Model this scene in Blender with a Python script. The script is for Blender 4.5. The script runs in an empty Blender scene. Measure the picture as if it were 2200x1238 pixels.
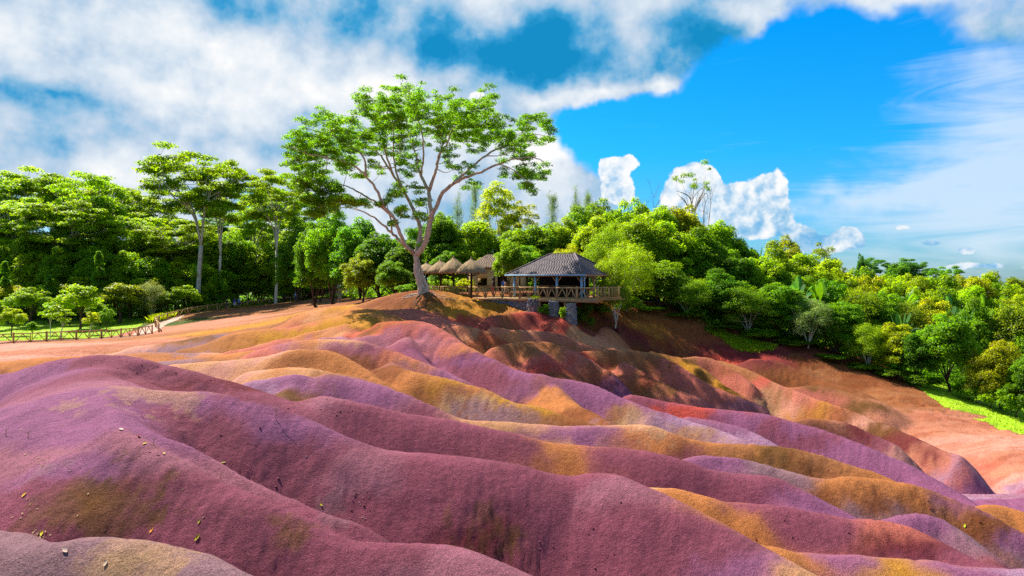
import bpy, bmesh, math, random
import numpy as np
from mathutils import Vector, Matrix
scene = bpy.context.scene
COL = scene.collection
R_ = math.radians

# ------------------------------------------------------------------ camera
F_PX, CU, V0 = 1467.0, 1100.0, 600.0          # photograph: 2200 px wide, 24 mm lens, level horizon row
cam_data = bpy.data.cameras.new('camera')
cam = bpy.data.objects.new('camera', cam_data)
COL.objects.link(cam)
cam_data.sensor_width = 36.0
cam_data.lens = 36.0 * F_PX / 2200.0
cam_data.shift_y = -(619.0 - V0) / 2200.0
cam_data.clip_start = 0.1
cam_data.clip_end = 12000.0
cam.location = (0, 0, 0)
cam.rotation_euler = (R_(90), 0, 0)
scene.camera = cam

# ------------------------------------------------------------------ sun and exposure
SUN_AZ, SUN_EL = R_(-47.0), R_(50.0)          # azimuth from +Y (negative = left), elevation
sun_dir = Vector((math.sin(SUN_AZ) * math.cos(SUN_EL), math.cos(SUN_AZ) * math.cos(SUN_EL), math.sin(SUN_EL)))
sun_data = bpy.data.lights.new('sun', 'SUN')
sun_data.energy = 5.0
sun_data.angle = R_(0.53)
sun_data.color = (1.0, 0.93, 0.82)
sun = bpy.data.objects.new('sun', sun_data)
COL.objects.link(sun)
sun.rotation_euler = sun_dir.to_track_quat('Z', 'Y').to_euler()
scene.view_settings.view_transform = 'Standard'
scene.view_settings.look = 'None'
scene.view_settings.gamma = 1.0
scene.view_settings.exposure = 1.2
scene.view_settings.use_curve_mapping = False
scene.render.engine = 'CYCLES'
scene.cycles.max_bounces = 8
scene.cycles.diffuse_bounces = 6
scene.cycles.transmission_bounces = 4
scene.cycles.transparent_max_bounces = 6
scene.cycles.use_denoising = False
scene.cycles.use_adaptive_sampling = True

# ------------------------------------------------------------------ world: clear sky with clouds at their directions
world = bpy.data.worlds.new('World')
scene.world = world
world.use_nodes = True
wt = world.node_tree
for n in list(wt.nodes): wt.nodes.remove(n)

def wn(typ, **kw):
    n = wt.nodes.new(typ)
    for k, v in kw.items():
        if k in n.inputs.keys(): n.inputs[k].default_value = v
        else: setattr(n, k, v)
    return n
def wl(a, b): wt.links.new(a, b)
def WM(op, *a, clamp=False):
    n = wn('ShaderNodeMath', operation=op); n.use_clamp = clamp
    for i, s in enumerate(a):
        if hasattr(s, 'is_output'): wl(s, n.inputs[i])
        else: n.inputs[i].default_value = s
    return n.outputs[0]
def wsmooth(x, a, b):
    n = wn('ShaderNodeMapRange', interpolation_type='SMOOTHSTEP')
    wl(x, n.inputs[0]); n.inputs[1].default_value = a; n.inputs[2].default_value = b
    return n.outputs[0]
def wmix(f, a, b):
    n = wn('ShaderNodeMix', data_type='RGBA')
    for i, s in ((0, f), (6, a), (7, b)):
        if hasattr(s, 'is_output'): wl(s, n.inputs[i])
        else: n.inputs[i].default_value = s if i == 0 else (*s, 1)[:4]
    return n.outputs[2]
def wadd(*t):
    r = t[0]
    for k in t[1:]: r = WM('ADD', r, k)
    return r
def wvec(v, scale=(1, 1, 1), off=(0, 0, 0)):
    n = wn('ShaderNodeMapping'); n.inputs['Scale'].default_value = scale; n.inputs['Location'].default_value = off
    wl(v, n.inputs[0]); return n.outputs[0]
def wnoise(v, scale, detail=6.0, rough=.55, dist=0.0):
    n = wn('ShaderNodeTexNoise', Scale=scale, Detail=detail, Roughness=rough, Distortion=dist)
    wl(v, n.inputs['Vector']); return n.outputs[0]

wtc = wn('ShaderNodeTexCoord')
DIR = wtc.outputs['Generated']
wsep = wn('ShaderNodeSeparateXYZ'); wl(DIR, wsep.inputs[0])
AZ0 = WM('ARCTAN2', wsep.outputs[0], wsep.outputs[1])
EL0 = WM('ARCSINE', WM('MINIMUM', WM('MAXIMUM', wsep.outputs[2], -1.0), 1.0))
# soft billowing distortion of the angles
wob = wn('ShaderNodeTexNoise', Scale=9.0, Detail=4.0, Roughness=.6); wl(DIR, wob.inputs['Vector'])
wsc = wn('ShaderNodeSeparateColor'); wl(wob.outputs['Color'], wsc.inputs[0])
AZ = WM('MULTIPLY_ADD', WM('SUBTRACT', wsc.outputs[0], .5), .10, AZ0)
EL = WM('MULTIPLY_ADD', WM('SUBTRACT', wsc.outputs[1], .5), .08, EL0)
def ang(u, v):
    a = math.atan2(u - CU, F_PX); return a, math.atan2(V0 - v, math.hypot(F_PX, u - CU))
def blobs(lst, vec=None):
    """soft bumps around the directions of photo pixels, radii in pixels"""
    r = None
    for u, v, ru, rv, w in lst:
        a, e = ang(u, v); c = math.cos(a)
        sx, sy = F_PX / c / c / ru / 2.0, F_PX / c / rv / 2.0
        m = wn('ShaderNodeMapping'); m.inputs['Scale'].default_value = (sx, sy, 1); m.inputs['Location'].default_value = (-a * sx, -e * sy, 0)
        wl(vec or ANG, m.inputs[0])
        g = wn('ShaderNodeTexGradient', gradient_type='QUADRATIC_SPHERE'); wl(m.outputs[0], g.inputs[0])
        r = WM('MULTIPLY', g.outputs['Fac'], w * 1.7) if r is None else WM('MULTIPLY_ADD', g.outputs['Fac'], w * 1.7, r)
    return r
def wcomb(x, y):
    n = wn('ShaderNodeCombineXYZ'); wl(x, n.inputs[0]); wl(y, n.inputs[1]); return n.outputs[0]
ANG = wcomb(AZ, EL)

STR = 0.05
def sc_(r, g, b):           # display colour (8 bit) -> sky radiance at the background strength
    f = lambda c: (c / 12.92 if c <= 0.04045 else ((c + 0.055) / 1.055) ** 2.4) / STR / 2 ** scene.view_settings.exposure
    return (f(r / 255), f(g / 255), f(b / 255))

sky = wn('ShaderNodeTexSky', sky_type='NISHITA', sun_disc=False)
sky.sun_elevation = SUN_EL; sky.sun_rotation = SUN_AZ
sky.air_density = 1.0; sky.dust_density = .3; sky.ozone_density = 3.0; sky.altitude = 250
elr = wn('ShaderNodeValToRGB')
wl(WM('MULTIPLY', EL0, 1.6), elr.inputs[0])
e_ = elr.color_ramp.elements
while len(e_) < 5: e_.new(.5)
for e, (p, c) in zip(e_, [(0.0, (.40, .72, 1.05)), (.10, (.34, .86, 1.25)), (.28, (.09, 1.04, 1.55)), (.55, (.01, 1.10, 1.8)), (1.0, (.02, .84, 1.75))]):
    e.position = p; e.color = (*c, 1)
mulc = wn('ShaderNodeMix', data_type='RGBA', blend_type='MULTIPLY'); mulc.inputs[0].default_value = 1.0
wl(sky.outputs[0], mulc.inputs[6]); wl(elr.outputs[0], mulc.inputs[7])
skycol = mulc.outputs[2]

# high streaks (cirrus): a thin sheet seen towards the right and, thinly, all round
n_str = wnoise(wvec(DIR, (2.2, 2.2, 16.0)), 1.6, 5.0, .62, .8)
cir = blobs([(2180,250,260,110,.75), (2130,140,200,60,.4), (2150,400,420,90,.8), (1850,425,260,30,.5), (2250,490,500,60,.35), (1950,560,450,60,.35)])
cd = wadd(cir, WM('MULTIPLY', WM('SUBTRACT', n_str, .5), 1.9))
ca = WM('MULTIPLY', wsmooth(cd, .15, 1.25), .75)
c1 = wmix(ca, skycol, sc_(225, 240, 255))

# large broken cloud: left half and overhead
n1 = wnoise(DIR, 3.4, 6.0, .55, 0.0)
n1b = wnoise(wvec(DIR, (1, 1, 1), (.036, -.012, -.044)), 3.4, 6.0, .55, 0.0)
n3 = wnoise(wvec(DIR, (1, 1, 1.3), (2, 7, 3)), 12.0, 6.0, .58, 0.0)
cover = blobs([(300,340,460,150,.9),(700,270,360,140,.9),(1000,350,260,170,.75),(100,60,460,140,1.1),(500,90,460,120,1.1),(100,230,260,80,.6),(950,40,400,80,.9),(1170,110,360,120,1.0),(1440,140,150,80,.40),
               (1570,20,90,50,.8),(1950,-25,330,55,.8),(2150,50,170,60,.6),(1180,430,170,80,.6),(150,300,330,90,.6),(620,430,400,100,.6),(1165,202,44,20,.9),(1110,260,80,60,.6),(1190,360,90,70,.6),(1230,410,110,50,.6),(1425,180,36,13,.7),(1300,192,90,22,.6)])
clear = blobs([(1700,260,330,150,1.0),(1300,290,120,60,.6),(1640,110,120,60,.4),(1250,250,120,40,.35)])
# elsewhere the same broken cloud goes on
away = WM('MAXIMUM', wsmooth(WM('ABSOLUTE', AZ0), .70, 1.0), wsmooth(EL0, .46, .7))
outside = WM('MULTIPLY', away, wsmooth(n_str, .40, .62))
md = wadd(cover, WM('MULTIPLY', clear, -1.0), WM('MULTIPLY', outside, .75), WM('MULTIPLY_ADD', n1, 1.1, -.55), WM('MULTIPLY_ADD', n3, .4, -.2))
ma = wsmooth(md, .10, .70)
lit = WM('MULTIPLY', WM('SUBTRACT', n1, n1b), 2.8)
bright = blobs([(150,70,90,60,.5),(450,90,200,60,.7),(390,200,120,70,.7),(650,190,200,70,.8),(850,210,150,60,.8),(620,280,240,80,.45),(1585,25,80,40,.9),(1080,300,120,70,.7),(1950,15,260,40,.6),(1150,360,120,70,.5),(300,370,240,40,.4),(1165,202,60,26,1.),(1425,180,50,20,.9),(1300,195,110,24,.9)])
dark = blobs([(1150,105,340,100,1.1),(110,200,260,42,.85),(350,165,220,50,.3),(560,15,220,40,.25),(40,300,180,70,.3),(900,125,180,45,.35),(480,300,140,40,.45),(650,245,60,25,.4),(760,330,160,40,.3)])
sh = wadd(lit, WM('MULTIPLY', bright, .34), WM('MULTIPLY', dark, -.40), WM('MULTIPLY_ADD', n3, .8, -.40), WM('MULTIPLY_ADD', n1, .5, -.25), .54)
crm = wn('ShaderNodeValToRGB'); wl(sh, crm.inputs[0])
e_ = crm.color_ramp.elements
while len(e_) < 6: e_.new(.5)
for e, (p, c) in zip(e_, [(0.0, sc_(24, 142, 200)), (.16, sc_(62, 160, 214)), (.34, sc_(140, 190, 226)), (.52, sc_(190, 212, 234)), (.74, sc_(226, 236, 246)), (1.0, sc_(255, 255, 255))]):
    e.position = p; e.color = (*c, 1)
c2 = wmix(ma, c1, crm.outputs[0])

# cumulus heads low over the trees: rounded lobes, lit from the upper left
ANGC = wcomb(WM('MULTIPLY_ADD', wsc.outputs[2], .03, WM('SUBTRACT', AZ0, .015)), WM('MULTIPLY_ADD', wsc.outputs[0], .02, WM('SUBTRACT', EL0, .01)))
CUM = [(1308,352,28,22,1.),(1348,350,18,15,.9),(1322,385,32,30,1.),(1330,415,40,24,.8),(1485,378,42,30,1.1),(1530,385,26,24,.9),(1500,425,62,38,1.),(1450,425,30,24,.8),(1650,398,38,30,1.1),(1600,428,44,38,1.),(1660,445,44,36,1.),(1560,480,60,34,1.),(1640,490,60,30,.9),
       (1725,507,36,22,1.),(1830,508,30,20,1.),(1785,528,70,18,.9),(1935,490,24,9,.7),(2000,520,42,9,.7),(2080,537,24,10,.75),(2120,572,90,13,.6),(1030,212,26,14,.7)]
cb = blobs(CUM, ANGC)
def billow(shift):
    v = wvec(DIR, (1, 1, 1), shift)
    a = WM('ABSOLUTE', WM('MULTIPLY_ADD', wnoise(v, 15.0, 1.0, .5), 2.0, -1.0))
    b = WM('ABSOLUTE', WM('MULTIPLY_ADD', wnoise(v, 42.0, 3.0, .55), 2.0, -1.0))
    return WM('ADD', WM('MULTIPLY', a, .95), WM('MULTIPLY', b, .55))
f0 = billow((0, 0, 0)); f1 = billow((.007, -.004, -.009))
cdn = WM('MULTIPLY_ADD', WM('SUBTRACT', f0, .38), WM('MULTIPLY', cb, 3.0, clamp=True), cb)
fine = wnoise(DIR, 120.0, 4.0, .65)
cua = wsmooth(WM('MULTIPLY_ADD', fine, .30, WM('SUBTRACT', cdn, .15)), .30, .50)
clt = wadd(.56, WM('MULTIPLY', WM('SUBTRACT', f0, f1), 1.5), WM('MULTIPLY', WM('SUBTRACT', EL0, .12), 2.6), WM('MULTIPLY', wsmooth(cdn, .8, 2.2), -.22))
ccm = wn('ShaderNodeValToRGB'); wl(clt, ccm.inputs[0])
e_ = ccm.color_ramp.elements
while len(e_) < 4: e_.new(.5)
for e, (p, c) in zip(e_, [(0.0, sc_(112, 184, 232)), (.3, sc_(172, 210, 240)), (.55, sc_(228, 240, 250)), (.8, sc_(255, 255, 255))]):
    e.position = p; e.color = (*c, 1)
c3 = wmix(WM('MULTIPLY', cua, .97), c2, ccm.outputs[0])

bg = wn('ShaderNodeBackground', Strength=STR)
wo = wn('ShaderNodeOutputWorld')
wl(c3, bg.inputs[0]); wl(bg.outputs[0], wo.inputs[0])
world.cycles.sampling_method = 'MANUAL'
world.cycles.sample_map_resolution = 512

# ------------------------------------------------------------------ helpers
def P(u, v, d):
    """photo pixel (2200 x 1238) at depth d metres -> world point"""
    return np.array(((u - CU) / F_PX * d, d, -(v - V0) / F_PX * d))

def lin(r, g, b):
    f = lambda c: c / 12.92 if c <= 0.04045 else ((c + 0.055) / 1.055) ** 2.4
    return (f(r / 255), f(g / 255), f(b / 255))

def mesh_np(name, verts, quads=None, tris=None, smooth=False, mats=None, mat_idx=None):
    """mesh from numpy arrays"""
    me = bpy.data.meshes.new(name)
    verts = np.asarray(verts, np.float32).reshape(-1, 3)
    nq = 0 if quads is None else len(quads)
    nt = 0 if tris is None else len(tris)
    me.vertices.add(len(verts))
    me.vertices.foreach_set('co', verts.ravel())
    loops = []
    if nq: loops.append(np.asarray(quads, np.int32).ravel())
    if nt: loops.append(np.asarray(tris, np.int32).ravel())
    li = np.concatenate(loops)
    me.loops.add(len(li))
    me.loops.foreach_set('vertex_index', li)
    me.polygons.add(nq + nt)
    st = np.concatenate([np.arange(nq) * 4, nq * 4 + np.arange(nt) * 3]).astype(np.int32)
    me.polygons.foreach_set('loop_start', st)
    me.polygons.foreach_set('loop_total', np.concatenate([np.full(nq, 4), np.full(nt, 3)]).astype(np.int32))
    if smooth is not False:
        sm = np.full(nq + nt, bool(smooth)) if np.isscalar(smooth) else np.asarray(smooth)
        me.polygons.foreach_set('use_smooth', sm)
    if mats:
        for m in mats: me.materials.append(m)
    if mat_idx is not None:
        me.polygons.foreach_set('material_index', np.asarray(mat_idx, np.int32))
    me.update(calc_edges=True)
    return me

def vcol(me, name, cols):
    a = me.color_attributes.new(name, 'FLOAT_COLOR', 'POINT')
    c = np.ones((len(me.vertices), 4), np.float32)
    c[:, :cols.shape[1]] = cols
    a.data.foreach_set('color', c.ravel())

def link(name, data, parent=None, loc=None, rot=None, scale=None):
    o = bpy.data.objects.new(name, data)
    COL.objects.link(o)
    if parent is not None: o.parent = parent
    if loc is not None: o.location = [float(c) for c in loc]
    if rot is not None: o.rotation_euler = rot
    if scale is not None: o.scale = scale
    return o

def empty(name, loc=(0, 0, 0), rz=0.0):
    o = link(name, None, None, loc, (0, 0, rz))
    o.empty_display_size = 0.3
    return o

def tag(o, label=None, cat=None, group=None, kind=None):
    if label: o['label'] = label
    if cat: o['category'] = cat
    if group: o['group'] = group
    if kind: o['kind'] = kind
    return o

class MB:
    """collects boxes, bars, tubes, lathes into one mesh"""
    def __init__(s): s.v, s.q, s.t, s.n = [], [], [], 0
    def add(s, v, q=None, t=None):
        v = np.asarray(v, float).reshape(-1, 3)
        if q is not None and len(q): s.q.append(np.asarray(q, int) + s.n)
        if t is not None and len(t): s.t.append(np.asarray(t, int) + s.n)
        s.v.append(v); s.n += len(v)
        return s
    def hexa(s, p):            # 8 corner points: bottom 4 ccw, top 4 ccw
        return s.add(p, [[0, 3, 2, 1], [4, 5, 6, 7], [0, 1, 5, 4], [1, 2, 6, 5], [2, 3, 7, 6], [3, 0, 4, 7]])
    def box(s, c, size, rz=0.0):
        x, y, z = [k / 2 for k in size]
        p = np.array([(-x, -y, -z), (x, -y, -z), (x, y, -z), (-x, y, -z), (-x, -y, z), (x, -y, z), (x, y, z), (-x, y, z)])
        ca, sa = math.cos(rz), math.sin(rz)
        p = np.c_[p[:, 0] * ca - p[:, 1] * sa, p[:, 0] * sa + p[:, 1] * ca, p[:, 2]]
        return s.hexa(p + np.asarray(c, float))
    def bar(s, a, b, w, h=None, up=(0, 0, 1)):
        a, b = np.asarray(a, float), np.asarray(b, float)
        h = h or w
        d = b - a; d = d / (np.linalg.norm(d) + 1e-9)
        up = np.asarray(up, float)
        if abs(d @ up) > 0.97: up = np.array((1.0, 0, 0))
        x = np.cross(d, up); x /= np.linalg.norm(x); y = np.cross(x, d)
        o = [(-w / 2, -h / 2), (w / 2, -h / 2), (w / 2, h / 2), (-w / 2, h / 2)]
        p = [a + x * i + y * j for i, j in o] + [b + x * i + y * j for i, j in o]
        return s.hexa(p)
    def tube(s, pts, rad, n=8, cap=True, wob=0.0, rng=None):
        v, q, t = tube_arrays(pts, rad, n, cap, wob, rng)
        return s.add(v, q, t)
    def lathe(s, prof, n=16, c=(0, 0, 0), rag=None):
        """prof: list of (r, z)"""
        a = np.arange(n) / n * 2 * np.pi
        v = []
        for r, z in prof:
            v.append(np.c_[np.cos(a) * r, np.sin(a) * r, np.full(n, z)])
        v = np.concatenate(v)
        if rag is not None: v = rag(v)
        q = []
        for i in range(len(prof) - 1):
            for j in range(n):
                k = (j + 1) % n
                q.append((i * n + j, i * n + k, (i + 1) * n + k, (i + 1) * n + j))
        return s.add(v + np.asarray(c, float), q)
    def mesh(s, name, mat=None, smooth=False):
        return mesh_np(name, np.concatenate(s.v), np.concatenate(s.q) if s.q else None,
                       np.concatenate(s.t) if s.t else None, smooth, [mat] if mat else None)
    def build(s, name, mat, parent=None, smooth=False, loc=None, rot=None):
        return link(name, s.mesh(name, mat, smooth), parent, loc, rot)

def tube_arrays(pts, rad, n=8, cap=True, wob=0.0, rng=None):
    pts = np.asarray(pts, float); rad = np.broadcast_to(np.asarray(rad, float), (len(pts),))
    d = np.gradient(pts, axis=0); d /= np.linalg.norm(d, axis=1)[:, None] + 1e-9
    up = np.array((0.0, 0.0, 1.0)) if abs(d[0, 2]) < 0.9 else np.array((1.0, 0.0, 0.0))
    x = np.cross(d[0], up); x /= np.linalg.norm(x)
    a = np.arange(n) / n * 2 * np.pi
    v = []
    for i in range(len(pts)):
        x = x - d[i] * (x @ d[i]); x /= np.linalg.norm(x) + 1e-9
        y = np.cross(d[i], x)
        r = rad[i] * (1 + (wob * rng.uniform(-1, 1, n) if wob else np.zeros(n)))
        v.append(pts[i] + (np.cos(a) * r)[:, None] * x + (np.sin(a) * r)[:, None] * y)
    v = np.concatenate(v)
    i = np.arange(len(pts) - 1)[:, None] * n; j = np.arange(n)[None]; k = (j + 1) % n
    q = np.stack([i + j, i + k, i + n + k, i + n + j], -1).reshape(-1, 4)
    t = []
    if cap:
        c0, c1 = len(v), len(v) + 1
        v = np.concatenate([v, pts[:1], pts[-1:]])
        L = (len(pts) - 1) * n
        for b in range(n):
            t.append((c0, (b + 1) % n, b)); t.append((c1, L + b, L + (b + 1) % n))
    return v, q, t

def crom(p, n=6):
    """Catmull-Rom resample of a polyline, any dimension"""
    p = np.asarray(p, float)
    if len(p) < 3: 
        t = np.linspace(0, 1, n + 1)[:, None]
        return p[0] * (1 - t) + p[-1] * t
    e = np.concatenate([[2 * p[0] - p[1]], p, [2 * p[-1] - p[-2]]])
    out = []
    for i in range(1, len(e) - 2):
        a, b, c, d = e[i - 1], e[i], e[i + 1], e[i + 2]
        for t in np.arange(n) / n:
            out.append(0.5 * ((2 * b) + (c - a) * t + (2 * a - 5 * b + 4 * c - d) * t * t + (3 * b - a - 3 * c + d) * t ** 3))
    out.append(p[-1])
    return np.array(out)

# numpy noise -------------------------------------------------------------
def _h(ix, iy, seed):
    n = (ix * 374761393 + iy * 668265263 + seed * 982451653) & 0x7fffffff
    n = (n ^ (n >> 13)) * 1274126177 & 0x7fffffff
    return ((n ^ (n >> 16)) & 0xffff) / 65535.0

def vnoise(x, y, seed=0):
    ix, iy = np.floor(x).astype(np.int64), np.floor(y).astype(np.int64)
    fx, fy = x - ix, y - iy
    fx = fx * fx * fx * (fx * (fx * 6 - 15) + 10); fy = fy * fy * fy * (fy * (fy * 6 - 15) + 10)
    a, b, c, d = _h(ix, iy, seed), _h(ix + 1, iy, seed), _h(ix, iy + 1, seed), _h(ix + 1, iy + 1, seed)
    return (a * (1 - fx) + b * fx) * (1 - fy) + (c * (1 - fx) + d * fx) * fy

def fbm(x, y, seed=0, octv=4):
    s, a, w = 0, 0.5, 0
    for o in range(octv):
        s = s + a * vnoise(x, y, seed + o * 17); w += a
        x, y, a = x * 2.03 + 13.1, y * 2.03 - 7.7, a * 0.5
    return s / w

def sstep(a, b, x):
    t = np.clip((x - a) / (b - a), 0, 1)
    return t * t * (3 - 2 * t)

# materials ---------------------------------------------------------------
def new_mat(name):
    m = bpy.data.materials.new(name); m.use_nodes = True
    nt = m.node_tree
    return m, nt, nt.nodes['Principled BSDF']

def nd(nt, typ, **kw):
    n = nt.nodes.new(typ)
    for k, v in kw.items():
        if k in n.inputs.keys(): n.inputs[k].default_value = v
        else: setattr(n, k, v)
    return n

def mixrgb(nt, blend, fac, a, b):
    n = nt.nodes.new('ShaderNodeMix'); n.data_type = 'RGBA'; n.blend_type = blend
    for i, s in ((0, fac), (6, a), (7, b)):
        if hasattr(s, 'is_output'): nt.links.new(s, n.inputs[i])
        else: n.inputs[i].default_value = s if i == 0 else (*s, 1)[:4]
    return n.outputs[2]

def ramp(nt, src, stops):
    n = nt.nodes.new('ShaderNodeValToRGB')
    el = n.color_ramp.elements
    while len(el) < len(stops): el.new(0.5)
    for e, (p, c) in zip(el, stops): e.position = p; e.color = (*c, 1)[:4]
    nt.links.new(src, n.inputs[0])
    return n.outputs[0]

def surf_mat(name, c1, c2, scale=4.0, rough=0.8, bump=0.3, bscale=None, stretch=(1, 1, 1), spec=0.2, dist=0.01, c3=None):
    """two- or three-tone procedural surface with bump, object coordinates"""
    m, nt, b = new_mat(name)
    tc = nd(nt, 'ShaderNodeTexCoord'); mp = nd(nt, 'ShaderNodeMapping')
    mp.inputs['Scale'].default_value = stretch
    nt.links.new(tc.outputs['Object'], mp.inputs[0])
    no = nd(nt, 'ShaderNodeTexNoise', Scale=scale, Detail=6.0, Roughness=0.65)
    nt.links.new(mp.outputs[0], no.inputs['Vector'])
    stops = [(0.32, c1), (0.68, c2)] if c3 is None else [(0.28, c1), (0.5, c2), (0.72, c3)]
    col = ramp(nt, no.outputs[0], stops)
    oi = nd(nt, 'ShaderNodeObjectInfo')
    mr = nd(nt, 'ShaderNodeMapRange'); mr.inputs[3].default_value = 0.8; mr.inputs[4].default_value = 1.2
    nt.links.new(oi.outputs['Random'], mr.inputs[0])
    vm = nd(nt, 'ShaderNodeVectorMath', operation='SCALE')
    nt.links.new(col, vm.inputs[0]); nt.links.new(mr.outputs[0], vm.inputs['Scale'])
    nt.links.new(vm.outputs[0], b.inputs['Base Color'])
    b.inputs['Roughness'].default_value = rough
    b.inputs['Specular IOR Level'].default_value = spec
    if bump:
        n2 = nd(nt, 'ShaderNodeTexNoise', Scale=bscale or scale * 4, Detail=5.0)
        nt.links.new(mp.outputs[0], n2.inputs['Vector'])
        bp = nd(nt, 'ShaderNodeBump', Strength=bump, Distance=dist)
        nt.links.new(n2.outputs[0], bp.inputs['Height']); nt.links.new(bp.outputs[0], b.inputs['Normal'])
    return m

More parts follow.
